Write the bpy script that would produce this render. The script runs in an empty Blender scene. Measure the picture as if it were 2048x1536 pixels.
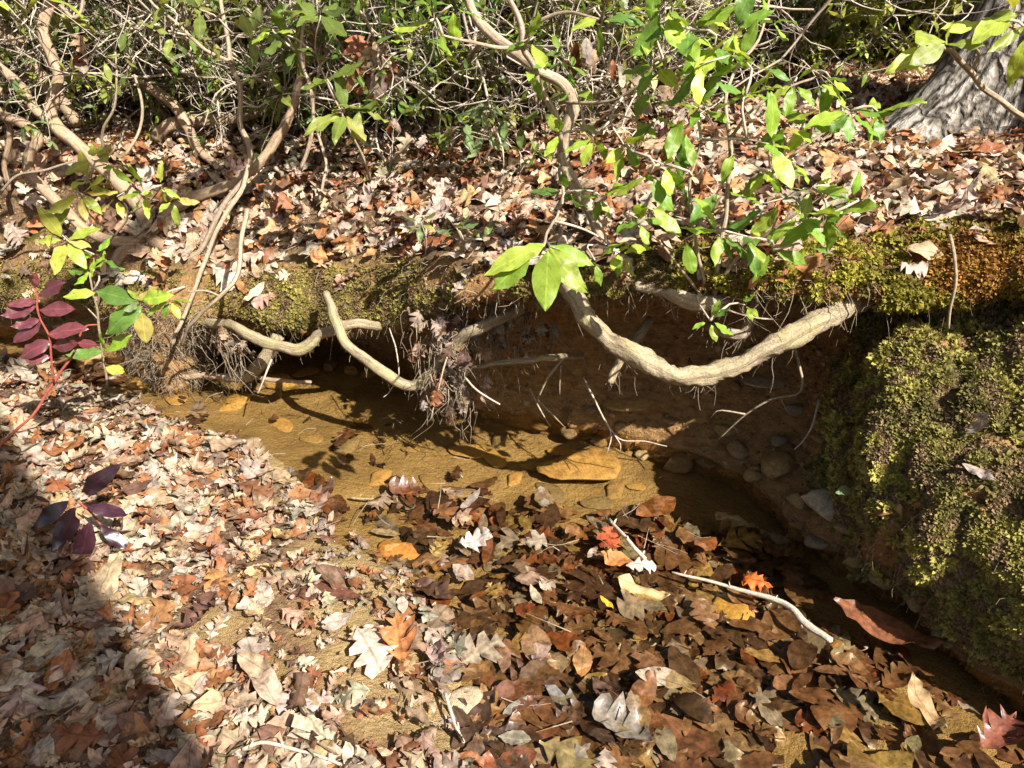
import bpy, bmesh, math, random
import numpy as np
from mathutils import Vector, Matrix, Quaternion, noise
from mathutils.bvhtree import BVHTree

rng = np.random.default_rng(7)
random.seed(7)
scene = bpy.context.scene
COL = scene.collection
R = math.radians

# ------------------------------------------------------------ camera, sky, sun, exposure
PITCH, CAMZ, FPX = R(28.0), 1.40, 1490.0
cam = bpy.data.cameras.new('camera')
cam.sensor_width = 36.0
cam.lens = 36.0 * FPX / 2048.0
cam.clip_start, cam.clip_end = 0.02, 400.0
cam_ob = bpy.data.objects.new('camera', cam)
cam_ob.location = (0, 0, CAMZ)
cam_ob.rotation_euler = (R(90) - PITCH, 0, 0)
COL.objects.link(cam_ob)
scene.camera = cam_ob

SUN_EL = R(43.0)
SUN_AZ = math.atan2(0.66, -0.75)          # direction towards the sun, from +Y clockwise
SUN_DIR = Vector((math.sin(SUN_AZ) * math.cos(SUN_EL), math.cos(SUN_AZ) * math.cos(SUN_EL), math.sin(SUN_EL)))
world = bpy.data.worlds.new('World')
scene.world = world
world.use_nodes = True
wn = world.node_tree
wn.nodes.clear()
sky = wn.nodes.new('ShaderNodeTexSky')
sky.sky_type = 'NISHITA'
sky.sun_disc = False
sky.sun_elevation = SUN_EL
sky.sun_rotation = SUN_AZ
sky.dust_density = 3.5
sky.ozone_density = 0.4
sky.air_density = 0.9
bgn = wn.nodes.new('ShaderNodeBackground')
bgn.inputs['Strength'].default_value = 0.05
won = wn.nodes.new('ShaderNodeOutputWorld')
wn.links.new(sky.outputs[0], bgn.inputs[0])
wn.links.new(bgn.outputs[0], won.inputs[0])

sun = bpy.data.lights.new('sun', 'SUN')
sun.energy = 5.0
sun.angle = R(0.5)
sun.color = (1.0, 0.955, 0.90)
sun_ob = bpy.data.objects.new('sun', sun)
sun_ob.rotation_euler = (-SUN_DIR).to_track_quat('-Z', 'Y').to_euler()
sun_ob.location = SUN_DIR * 20
COL.objects.link(sun_ob)

vs = scene.view_settings
vs.view_transform = 'Standard'
vs.look = 'None'
vs.exposure = 1.36
vs.gamma = 1.0
vs.use_curve_mapping = False
scene.cycles.max_bounces = 5
scene.cycles.diffuse_bounces = 2
scene.cycles.glossy_bounces = 2
scene.cycles.transmission_bounces = 2
scene.cycles.transparent_max_bounces = 12
scene.cycles.caustics_reflective = False
scene.cycles.caustics_refractive = False

# ------------------------------------------------------------ helpers
CP, SP = math.cos(PITCH), math.sin(PITCH)
def ray(px, py):
    a, v = (px - 1024) / FPX, (py - 768) / FPX
    return Vector((a, CP - v * SP, -SP - v * CP))
def at(px, py, Y):
    d = ray(px, py)
    return Vector((0, 0, CAMZ)) + d * (Y / d.y)
def atz(px, py, z):
    d = ray(px, py)
    return Vector((0, 0, CAMZ)) + d * ((z - CAMZ) / d.z)
def project(P):
    P = np.asarray(P, float)
    x, y, z = P[..., 0], P[..., 1], P[..., 2] - CAMZ
    dep = y * CP - z * SP
    up = y * SP + z * CP
    dep = np.where(dep < 0.05, 0.05, dep)
    return 1024 + FPX * x / dep, 768 - FPX * up / dep, dep

def tag(o, label, cat, group=None, kind=None):
    o['label'] = label
    if cat:
        o['category'] = cat
    if group:
        o['group'] = group
    if kind:
        o['kind'] = kind
    return o

def link(name, me, parent=None):
    o = bpy.data.objects.new(name, me)
    COL.objects.link(o)
    if parent is not None:
        o.parent = parent
        o.location = -Vector(parent.location)
    return o

def empty(name, loc):
    o = bpy.data.objects.new(name, None)
    o.empty_display_size = 0.05
    o.location = loc
    COL.objects.link(o)
    return o

def mesh(name, V, F, mat=None, uv=None, col=None, attrs=None, smooth=True):
    """V (n,3); F (m,3) or (m,4) ints; uv (n,2) per vertex; col (n,3) per vertex"""
    V = np.asarray(V, np.float32)
    F = np.asarray(F, np.int32)
    me = bpy.data.meshes.new(name)
    n, m, k = len(V), len(F), F.shape[1]
    me.vertices.add(n)
    me.vertices.foreach_set('co', V.ravel())
    me.loops.add(m * k)
    me.loops.foreach_set('vertex_index', F.ravel())
    me.polygons.add(m)
    me.polygons.foreach_set('loop_start', np.arange(0, m * k, k, dtype=np.int32))
    me.polygons.foreach_set('use_smooth', np.full(m, smooth))
    if uv is not None:
        l = me.uv_layers.new(name='UVMap')
        l.data.foreach_set('uv', np.asarray(uv, np.float32)[F.ravel()].ravel())
    if col is not None:
        a = me.attributes.new('col', 'FLOAT_COLOR', 'POINT')
        c = np.ones((n, 4), np.float32)
        c[:, :3] = col
        a.data.foreach_set('color', c.ravel())
    for nm, arr in (attrs or {}).items():
        a = me.attributes.new(nm, 'FLOAT', 'POINT')
        a.data.foreach_set('value', np.asarray(arr, np.float32).ravel())
    me.update(calc_edges=True)
    if mat is not None:
        me.materials.append(mat)
    return me

def catmull(P, n, closed=False):
    """dense Catmull-Rom through rows of P (k,d) -> about n samples"""
    P = np.asarray(P, float)
    k = len(P)
    Q = np.vstack([2 * P[0] - P[1], P, 2 * P[-1] - P[-2]])
    t = np.linspace(0, k - 1, n)
    i = np.minimum(t.astype(int), k - 2)
    f = (t - i)[:, None] if P.ndim == 2 else (t - i)
    p0, p1, p2, p3 = Q[i], Q[i + 1], Q[i + 2], Q[i + 3]
    return 0.5 * (2 * p1 + (p2 - p0) * f + (2 * p0 - 5 * p1 + 4 * p2 - p3) * f ** 2 + (3 * p1 - p0 - 3 * p2 + p3) * f ** 3)

def tube(pts, r, sides=7, step=0.03, wob=0.0, rn=0.0, seed=0, cap=True):
    """pts list of 3-vectors, r list of radii (same length) or (r0,r1); returns V,F(quads),UV"""
    pts = np.array([tuple(p) for p in pts], float)
    if len(r) != len(pts):
        r = np.linspace(r[0], r[-1], len(pts))
    A = np.hstack([pts, np.asarray(r, float)[:, None]])
    L = np.linalg.norm(np.diff(pts, axis=0), axis=1).sum()
    n = max(len(pts), int(L / step) + 2)
    if len(pts) > 2:
        A = catmull(A, n)
    else:
        A = A[0] + (A[1] - A[0]) * np.linspace(0, 1, n)[:, None]
    P, rad = A[:, :3], np.maximum(A[:, 3], 0.0006)
    rs = np.random.default_rng(seed + 11)
    if wob:
        ph = rs.uniform(0, 6.28, (3, 3))
        s = np.linspace(0, L, n)[:, None]
        P = P + wob * (np.sin(s * 14 + ph[0]) + .6 * np.sin(s * 31 + ph[1]) + .4 * np.sin(s * 57 + ph[2])) * 0.5
    T = np.gradient(P, axis=0)
    T /= np.linalg.norm(T, axis=1)[:, None] + 1e-9
    u = np.cross(T[0], [0.3, 0.2, 1.0])
    if np.linalg.norm(u) < .05:
        u = np.cross(T[0], [1, 0, 0])
    u /= np.linalg.norm(u)
    ang = np.arange(sides) * 2 * math.pi / sides
    ca, sa = np.cos(ang), np.sin(ang)
    V = np.zeros((n, sides, 3))
    UV = np.zeros((n, sides, 2))
    d = 0
    for i in range(n):
        u = u - T[i] * u.dot(T[i])
        u /= np.linalg.norm(u) + 1e-9
        w = np.cross(T[i], u)
        k = 1.0
        if rn:
            k = 1 + rn * (np.sin(ang * 2 + i * .35 + seed) * .5 + np.sin(ang * 3 - i * .6 + seed * 2) * .35 + rs.normal(0, .28, sides))
        V[i] = P[i] + rad[i] * (k * ca)[:, None] * u + rad[i] * (k * sa)[:, None] * w
        if i:
            d += np.linalg.norm(P[i] - P[i - 1])
        UV[i, :, 0] = ang / 6.2832 * 0.2
        UV[i, :, 1] = d
    V, UV = V.reshape(-1, 3), UV.reshape(-1, 2)
    i, j = np.meshgrid(np.arange(n - 1), np.arange(sides), indexing='ij')
    j2 = (j + 1) % sides
    F = np.stack([i * sides + j, i * sides + j2, (i + 1) * sides + j2, (i + 1) * sides + j], -1).reshape(-1, 4)
    if cap:
        V = np.vstack([V, P[0], P[-1] + T[-1] * rad[-1] * .5])
        UV = np.vstack([UV, UV[0], UV[-1]])
        c0, c1 = n * sides, n * sides + 1
        jj = np.arange(sides); j2 = (jj + 1) % sides
        F = np.vstack([F, np.stack([np.full(sides, c0), j2, jj, jj], -1)[:, [0, 1, 2, 2]] * 1,
                       np.stack([np.full(sides, c1), (n - 1) * sides + jj, (n - 1) * sides + j2, (n - 1) * sides + j2], -1)])
    return V, F, UV

def split_deg(F):
    """quads whose last two indices repeat become triangles"""
    F = np.asarray(F)
    d = F[:, 2] == F[:, 3]
    q = F[~d]
    return np.vstack([q[:, [0, 1, 2]], q[:, [0, 2, 3]], F[d][:, :3]])

def join(parts):
    Vs, Fs, Us, o = [], [], [], 0
    for V, F, U in parts:
        Vs.append(V); Us.append(U)
        Fs.append(split_deg(F) + o if F.shape[1] == 4 else F + o)
        o += len(V)
    return np.vstack(Vs), np.vstack(Fs), np.vstack(Us)

def tube_mesh(name, parts, mat):
    V, F, U = join(parts)
    return mesh(name, V, F, mat, uv=U)

def fbm(p, scale, oct=4):
    return noise.fractal(Vector(p) * scale, 1.0, 2.0, oct)
def fbm_arr(P, scale, oct=4, off=(0, 0, 0)):
    o = Vector(off)
    return np.array([noise.fractal(Vector(p) * scale + o, 1.0, 2.0, oct) for p in P])

# ------------------------------------------------------------ materials
def mat_new(name):
    m = bpy.data.materials.new(name)
    m.use_nodes = True
    nt = m.node_tree
    nt.nodes.clear()
    out = nt.nodes.new('ShaderNodeOutputMaterial')
    return m, nt, out
class NT:
    def __init__(s, nt): s.nt = nt
    def n(s, t, **kw):
        x = s.nt.nodes.new('ShaderNode' + t)
        for k, v in kw.items():
            if k.startswith('i_'):
                x.inputs[k[2:].replace('_', ' ')].default_value = v
            else:
                setattr(x, k, v)
        return x
    def l(s, a, b): s.nt.links.new(a, b)
    def math(s, op, a, b=None, c=None):
        x = s.n('Math', operation=op)
        for i, v in enumerate((a, b, c)):
            if v is None: continue
            if isinstance(v, (int, float)): x.inputs[i].default_value = v
            else: s.l(v, x.inputs[i])
        return x.outputs[0]
    def mix(s, f, a, b, blend='MIX'):
        x = s.n('Mix', data_type='RGBA', blend_type=blend)
        for i, v in ((0, f), (6, a), (7, b)):
            if isinstance(v, (int, float)): x.inputs[i].default_value = v
            elif isinstance(v, tuple): x.inputs[i].default_value = (*v, 1) if len(v) == 3 else v
            else: s.l(v, x.inputs[i])
        return x.outputs[2]
    def noise(s, scale, vec=None, detail=4, rough=.6):
        x = s.n('TexNoise')
        x.inputs['Scale'].default_value = scale
        x.inputs['Detail'].default_value = detail
        x.inputs['Roughness'].default_value = rough
        if vec is not None: s.l(vec, x.inputs['Vector'])
        return x
    def ramp(s, f, stops):
        x = s.n('ValToRGB')
        e = x.color_ramp.elements
        while len(e) < len(stops): e.new(.5)
        for i, (p, c) in enumerate(stops):
            e[i].position = p
            e[i].color = (*c, 1) if len(c) == 3 else c
        s.l(f, x.inputs[0])
        return x.outputs[0]
    def mapping(s, vec, scale):
        x = s.n('Mapping')
        x.inputs['Scale'].default_value = scale
        s.l(vec, x.inputs[0])
        return x.outputs[0]
    def bump(s, h, strength, dist, nrm=None):
        x = s.n('Bump')
        x.inputs['Strength'].default_value = strength
        x.inputs['Distance'].default_value = dist
        s.l(h, x.inputs['Height'])
        if nrm is not None: s.l(nrm, x.inputs['Normal'])
        return x.outputs[0]

def leaf_material(name, rough, trans, spec, vein=1.25, tcol=(1.0, 1.0, 1.0), dark=0.7, coat=0.0):
    m, nt, out = mat_new(name)
    g = NT(nt)
    a = g.n('Attribute', attribute_name='col')
    oi = g.n('ObjectInfo')
    base = g.mix(1.0, a.outputs[0], oi.outputs['Color'], 'MULTIPLY')
    uv = g.n('UVMap')
    sep = g.n('SeparateXYZ')
    g.l(uv.outputs[0], sep.inputs[0])
    u, v = sep.outputs[0], sep.outputs[1]
    av = g.math('ABSOLUTE', g.math('SUBTRACT', v, 0.5))
    mid = g.math('LESS_THAN', av, 0.028)
    w = g.math('SINE', g.math('MULTIPLY', g.math('SUBTRACT', u, g.math('MULTIPLY', av, 0.75)), 52.0))
    side = g.math('GREATER_THAN', w, 0.90)
    veins = g.math('MAXIMUM', mid, g.math('MULTIPLY', side, 0.45))
    geo = g.n('NewGeometry')
    nz = g.noise(55.0, geo.outputs['Position'], 2, .65)
    shade = g.ramp(nz.outputs[0], [(0.30, (dark * .8,) * 3), (0.42, (dark * 1.15,) * 3), (0.62, (1.08,) * 3)])
    c1 = g.mix(1.0, base, shade, 'MULTIPLY')
    vv = g.mix(1.0, c1, (vein, vein, vein * .95), 'MULTIPLY')
    c2 = g.mix(veins, c1, vv)
    c3 = c2
    bm = g.bump(nz.outputs[0], .5, .003)
    p = g.n('BsdfPrincipled')
    g.l(c3, p.inputs['Base Color'])
    p.inputs['Roughness'].default_value = rough
    p.inputs['Specular IOR Level'].default_value = spec
    p.inputs['Coat Weight'].default_value = coat
    p.inputs['Coat Roughness'].default_value = .36
    g.l(bm, p.inputs['Normal'])
    tr = g.n('BsdfTranslucent')
    tc = g.mix(1.0, c3, tcol, 'MULTIPLY')
    g.l(tc, tr.inputs[0])
    mx = g.n('MixShader')
    mx.inputs[0].default_value = trans
    g.l(p.outputs[0], mx.inputs[1]); g.l(tr.outputs[0], mx.inputs[2])
    g.l(mx.outputs[0], out.inputs[0])
    return m

M = {}
M['dry_leaf'] = leaf_material('dry_leaf', .62, .20, .35, vein=.66, tcol=(1.1, .85, .6), dark=.62)
M['wet_leaf'] = leaf_material('wet_leaf', .38, .12, .5, tcol=(1.1, .8, .5), dark=.55)
M['green_leaf'] = leaf_material('green_leaf', .42, .40, .42, vein=1.35, tcol=(1.25, 1.15, .55), dark=.86)
M['purple_leaf'] = leaf_material('purple_leaf', .30, .15, .5, vein=1.6, tcol=(1.2, .6, .6), dark=.85, coat=1.0)

def bark_material(name, c_dark, c_light, su=40, sv=9, bump=.6, dist=.004, lich=None, fine=120, lo=.32, hi=.62):
    m, nt, out = mat_new(name)
    g = NT(nt)
    uv = g.n('UVMap')
    oi = g.n('ObjectInfo')
    mp = g.mapping(uv.outputs[0], (su, sv, 1))
    n1 = g.noise(1.0, mp, 5, .65)
    geo = g.n('NewGeometry')
    n2 = g.noise(fine, geo.outputs['Position'], 4, .7)
    n3 = g.noise(14, geo.outputs['Position'], 3, .6)
    c = g.ramp(n1.outputs[0], [(lo, c_dark), (hi, c_light)])
    c = g.mix(g.math('MULTIPLY', g.ramp(n2.outputs[0], [(.42, (1, 1, 1)), (.58, (0, 0, 0))]), .6), c, tuple(x * .4 for x in c_light), 'MIX')
    if lich:
        f = g.ramp(n3.outputs[0], [(.52, (0, 0, 0)), (.62, (1, 1, 1))])
        c = g.mix(g.math('MULTIPLY', f, g.math('MULTIPLY', n1.outputs[0], .9)), c, lich)
    c = g.mix(1.0, c, oi.outputs['Color'], 'MULTIPLY')
    h = g.math('ADD', n1.outputs[0], g.math('MULTIPLY', n2.outputs[0], .4))
    p = g.n('BsdfPrincipled')
    g.l(c, p.inputs['Base Color'])
    p.inputs['Roughness'].default_value = .8
    p.inputs['Specular IOR Level'].default_value = .25
    g.l(g.bump(h, bump, dist), p.inputs['Normal'])
    g.l(p.outputs[0], out.inputs[0])
    return m
M['pale_bark'] = bark_material('pale_bark', (.17, .115, .07), (.46, .365, .25), lo=.36, hi=.56, bump=.8)
M['brown_bark'] = bark_material('brown_bark', (.16, .095, .055), (.44, .31, .20), lich=(.30, .26, .13))
M['root_bark'] = bark_material('root_bark', (.11, .078, .042), (.39, .31, .19), su=32, sv=11, fine=190, dist=.008, bump=.9, lo=.34, hi=.52, lich=(.33, .29, .12))
M['twig'] = bark_material('twig', (.34, .27, .19), (.62, .53, .41))
def oak_material():
    m, nt, out = mat_new('oak_bark')
    g = NT(nt)
    uv = g.n('UVMap')
    geo = g.n('NewGeometry')
    wob = g.noise(7, geo.outputs['Position'], 3, .6)
    v = g.n('VectorMath', operation='ADD')
    g.l(g.mapping(uv.outputs[0], (26, 7, 1)), v.inputs[0])
    w2 = g.n('VectorMath', operation='SCALE'); w2.inputs['Scale'].default_value = 1.6
    g.l(wob.outputs['Color'], w2.inputs[0]); g.l(w2.outputs[0], v.inputs[1])
    vo = g.n('TexVoronoi', feature='DISTANCE_TO_EDGE'); vo.inputs['Scale'].default_value = 1.0
    g.l(v.outputs[0], vo.inputs['Vector'])
    n1 = g.noise(1.0, g.mapping(uv.outputs[0], (95, 16, 1)), 4, .7)
    n3 = g.noise(6, geo.outputs['Position'], 3, .6)
    h = g.math('ADD', g.math('MINIMUM', g.math('MULTIPLY', vo.outputs['Distance'], 2.6), .6), g.math('MULTIPLY', n1.outputs[0], .8))
    c = g.ramp(h, [(.32, (.022, .017, .013)), (.55, (.14, .12, .095)), (.80, (.30, .265, .215)), (1.0, (.42, .385, .33))])
    c = g.mix(g.math('MULTIPLY', g.ramp(n3.outputs[0], [(.45, (0, 0, 0)), (.65, (1, 1, 1))]), .45), c, (.07, .058, .045))
    p = g.n('BsdfPrincipled')
    g.l(c, p.inputs['Base Color'])
    p.inputs['Roughness'].default_value = .85
    p.inputs['Specular IOR Level'].default_value = .2
    g.l(g.bump(h, 1.0, .035), p.inputs['Normal'])
    g.l(p.outputs[0], out.inputs[0])
    return m
M['oak_bark'] = oak_material()
M['grey_bark'] = bark_material('grey_bark', (.12, .10, .08), (.30, .27, .22), su=50, sv=5, bump=.8)
M['red_stem'] = bark_material('red_stem', (.28, .05, .035), (.42, .11, .07))

def ground_material():
    m, nt, out = mat_new('ground')
    g = NT(nt)
    geo = g.n('NewGeometry')
    pos = geo.outputs['Position']
    sand_a = g.n('Attribute', attribute_name='sand').outputs['Fac']
    moss_a = g.n('Attribute', attribute_name='moss').outputs['Fac']
    duff_a = g.n('Attribute', attribute_name='duff').outputs['Fac']
    nf = g.noise(420, pos, 3, .7)
    nm = g.noise(60, pos, 4, .65)
    nl = g.noise(9, pos, 4, .6)
    sand = g.ramp(nf.outputs[0], [(.3, (.15, .10, .04)), (.5, (.32, .225, .10)), (.72, (.52, .41, .23))])
    sand = g.mix(1.0, sand, g.ramp(nl.outputs[0], [(.35, (.72, .68, .6)), (.65, (1.08, 1.05, 1.0))]), 'MULTIPLY')
    mp = g.mapping(pos, (22, 22, 55))
    ns = g.noise(1.0, mp, 5, .7)
    soil = g.ramp(ns.outputs[0], [(.3, (.15, .078, .03)), (.5, (.34, .19, .068)), (.7, (.48, .30, .125))])
    soil = g.mix(g.math('MULTIPLY', nf.outputs[0], .35), soil, (.16, .085, .035))
    duff = g.ramp(nm.outputs[0], [(.3, (.045, .025, .014)), (.5, (.13, .08, .045)), (.68, (.27, .17, .10))])
    moss = g.ramp(nm.outputs[0], [(.3, (.05, .045, .012)), (.5, (.15, .14, .03)), (.7, (.27, .25, .05))])
    c = g.mix(sand_a, soil, sand)
    c = g.mix(duff_a, c, duff)
    c = g.mix(moss_a, c, moss)
    h = g.math('ADD', g.math('MULTIPLY', nf.outputs[0], .25), g.math('ADD', nm.outputs[0], g.math('MULTIPLY', ns.outputs[0], .8)))
    p = g.n('BsdfPrincipled')
    g.l(c, p.inputs['Base Color'])
    p.inputs['Roughness'].default_value = .85
    p.inputs['Specular IOR Level'].default_value = .2
    g.l(g.bump(h, 1.0, .016), p.inputs['Normal'])
    g.l(p.outputs[0], out.inputs[0])
    return m
M['ground'] = ground_material()

def moss_material():
    m, nt, out = mat_new('moss')
    g = NT(nt)
    a = g.n('Attribute', attribute_name='col')
    p = g.n('BsdfPrincipled')
    g.l(a.outputs[0], p.inputs['Base Color'])
    p.inputs['Roughness'].default_value = .7
    p.inputs['Specular IOR Level'].default_value = .2
    tr = g.n('BsdfTranslucent')
    g.l(a.outputs[0], tr.inputs[0])
    mx = g.n('MixShader'); mx.inputs[0].default_value = .3
    g.l(p.outputs[0], mx.inputs[1]); g.l(tr.outputs[0], mx.inputs[2])
    g.l(mx.outputs[0], out.inputs[0])
    return m
M['moss'] = moss_material()

def stone_material():
    m, nt, out = mat_new('stone')
    g = NT(nt)
    oi = g.n('ObjectInfo')
    tc = g.n('TexCoord')
    nf = g.noise(46, tc.outputs['Object'], 5, .7)
    nl = g.noise(9, tc.outputs['Object'], 4, .6)
    wv = g.n('TexWave', i_Scale=6.0, i_Distortion=7.0, i_Detail=3.0)
    g.l(tc.outputs['Object'], wv.inputs['Vector'])
    c = g.ramp(nl.outputs[0], [(.3, (.55, .5, .45)), (.5, (.95, .93, .9)), (.7, (1.25, 1.2, 1.1))])
    c = g.mix(.45, c, g.ramp(nf.outputs[0], [(.35, (.4, .36, .3)), (.65, (1.25, 1.22, 1.15))]), 'MULTIPLY')
    c = g.mix(g.math('MULTIPLY', wv.outputs['Fac'], .25), c, (.5, .42, .33))
    c = g.mix(1.0, c, oi.outputs['Color'], 'MULTIPLY')
    p = g.n('BsdfPrincipled')
    g.l(c, p.inputs['Base Color'])
    p.inputs['Roughness'].default_value = .6
    h = g.math('ADD', nf.outputs[0], nl.outputs[0])
    g.l(g.bump(h, .6, .006), p.inputs['Normal'])
    g.l(p.outputs[0], out.inputs[0])
    return m
M['stone'] = stone_material()

def water_material():
    m, nt, out = mat_new('water')
    g = NT(nt)
    geo = g.n('NewGeometry')
    mp = g.mapping(geo.outputs['Position'], (11, 15, 11))
    n1 = g.noise(1.0, mp, 2, .5)
    n2 = g.noise(3.0, geo.outputs['Position'], 2, .5)
    h = g.math('ADD', n1.outputs[0], g.math('MULTIPLY', n2.outputs[0], 1.5))
    n4 = g.noise(26.0, geo.outputs['Position'], 2, .5)
    h = g.math('ADD', h, g.math('MULTIPLY', n4.outputs[0], .22))
    bm = g.bump(h, 1.0, .026)
    fr = g.n('Fresnel')
    g.l(g.math('SUBTRACT', 1.33, g.math('MULTIPLY', geo.outputs['Backfacing'], 1.33 - 1 / 1.33)), fr.inputs['IOR'])
    g.l(bm, fr.inputs['Normal'])
    gl = g.n('BsdfGlossy'); gl.inputs['Roughness'].default_value = .02
    g.l(bm, gl.inputs['Normal'])
    tp = g.n('BsdfTransparent'); tp.inputs[0].default_value = (.86, .79, .64, 1)
    mx = g.n('MixShader')
    g.l(fr.outputs[0], mx.inputs[0])
    g.l(tp.outputs[0], mx.inputs[1]); g.l(gl.outputs[0], mx.inputs[2])
    g.l(mx.outputs[0], out.inputs[0])
    return m
M['water'] = water_material()

# ------------------------------------------------------------ terrain
SHORE = np.array([tuple(atz(px, py, 0))[:2] for px, py in
    [(-700, 705), (-300, 712), (0, 728), (130, 765), (250, 815), (350, 848), (470, 900), (540, 955), (610, 1010), (700, 1075), (780, 1140),
     (830, 1200), (905, 1280), (880, 1380), (900, 1480), (935, 1560)]] + [(-.02, .6), (.0, .2), (.2, -.6), (.4, -2.0), (.6, -6.0), (1, -30)])
SHORE = np.vstack([[(-60, 4.0)], SHORE])
def shore_dist(x, y):
    """signed distance to the near shoreline: positive on dry land"""
    x, y = np.asarray(x, float), np.asarray(y, float)
    best = np.full(x.shape, 1e9)
    sgn = np.zeros(x.shape)
    for (ax, ay), (bx, by) in zip(SHORE[:-1], SHORE[1:]):
        dx, dy = bx - ax, by - ay
        L2 = dx * dx + dy * dy
        t = np.clip(((x - ax) * dx + (y - ay) * dy) / L2, 0, 1)
        d = np.hypot(x - ax - t * dx, y - ay - t * dy)
        c = dx * (y - ay) - dy * (x - ax)
        up = d < best - 1e-9
        best = np.where(up, d, best)
        sgn = np.where(up, np.where(c < 0, 1.0, -1.0), sgn)
    return best * sgn

def sheet(xs, ys):
    X, Y = np.meshgrid(xs, ys, indexing='ij')
    P = np.stack([X, Y, 0 * X], -1).reshape(-1, 3)
    n, m = len(xs), len(ys)
    i, j = np.meshgrid(np.arange(n - 1), np.arange(m - 1), indexing='ij')
    F = np.stack([i * m + j, (i + 1) * m + j, (i + 1) * m + j + 1, i * m + j + 1], -1).reshape(-1, 4)
    return P, F

SANDSPOT = [(690, 1240, .16), (770, 1160, .14), (720, 1335, .15), (690, 1130, .13), (450, 1275, .10), (800, 1290, .10),
            (770, 1420, .12), (860, 1440, .10), (640, 1100, .10), (520, 1180, .08), (560, 1360, .07)]
SANDSPOT = [(*tuple(atz(a, b, .02))[:2], r * .88) for a, b, r in SANDSPOT]
def sand_patch(x, y):
    s = np.zeros(np.shape(x))
    for a, b, r in SANDSPOT:
        s = np.maximum(s, np.exp(-(((x - a) ** 2 + (y - b) ** 2) / (r * r)) ** 2))
    return s

def ground_z(P):
    x, y = P[:, 0], P[:, 1]
    s = shore_dist(x, y)
    nz = fbm_arr(np.stack([x, y, 0 * x], -1), 1.6, 4)
    nz2 = fbm_arr(np.stack([x, y, 0 * x], -1), 7.0, 3, (5, 3, 1))
    s = s + nz * .05
    z = np.where(s > 0, .11 * (1 - np.exp(-s / .6)) + .012 * np.minimum(s, 8), -.085 * (1 - np.exp(s / .22)))
    z = z + nz * .018 + nz2 * .010
    return z, s

xs = np.concatenate([[-60, -40, -25, -15, -9, -6, -4.5, -3.5], np.arange(-2.8, 2.2, .028), [2.4, 3, 4, 6, 10, 20, 40]])
ys = np.concatenate([[-40, -25, -15, -8, -5, -3, -2, -1.2, -.6, -.2, .1], np.arange(.3, 3.4, .028), [3.6, 4.0, 4.6]])
P, F = sheet(xs, ys)
gz, gs = ground_z(P)
P[:, 2] = gz
sandm = np.clip(np.where(gs < .05, 1.0, 0), 0, 1)
sandm = np.maximum(sandm, sand_patch(P[:, 0], P[:, 1]))
duffm = 1 - sandm
GROUND_V, GROUND_F = P, F
go = link('ground', mesh('ground', P, F, M['ground'], attrs={'sand': sandm, 'duff': duffm, 'moss': 0 * sandm}))
tag(go, 'sandy creek bed and leaf covered near shore', None, kind='structure')

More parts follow.
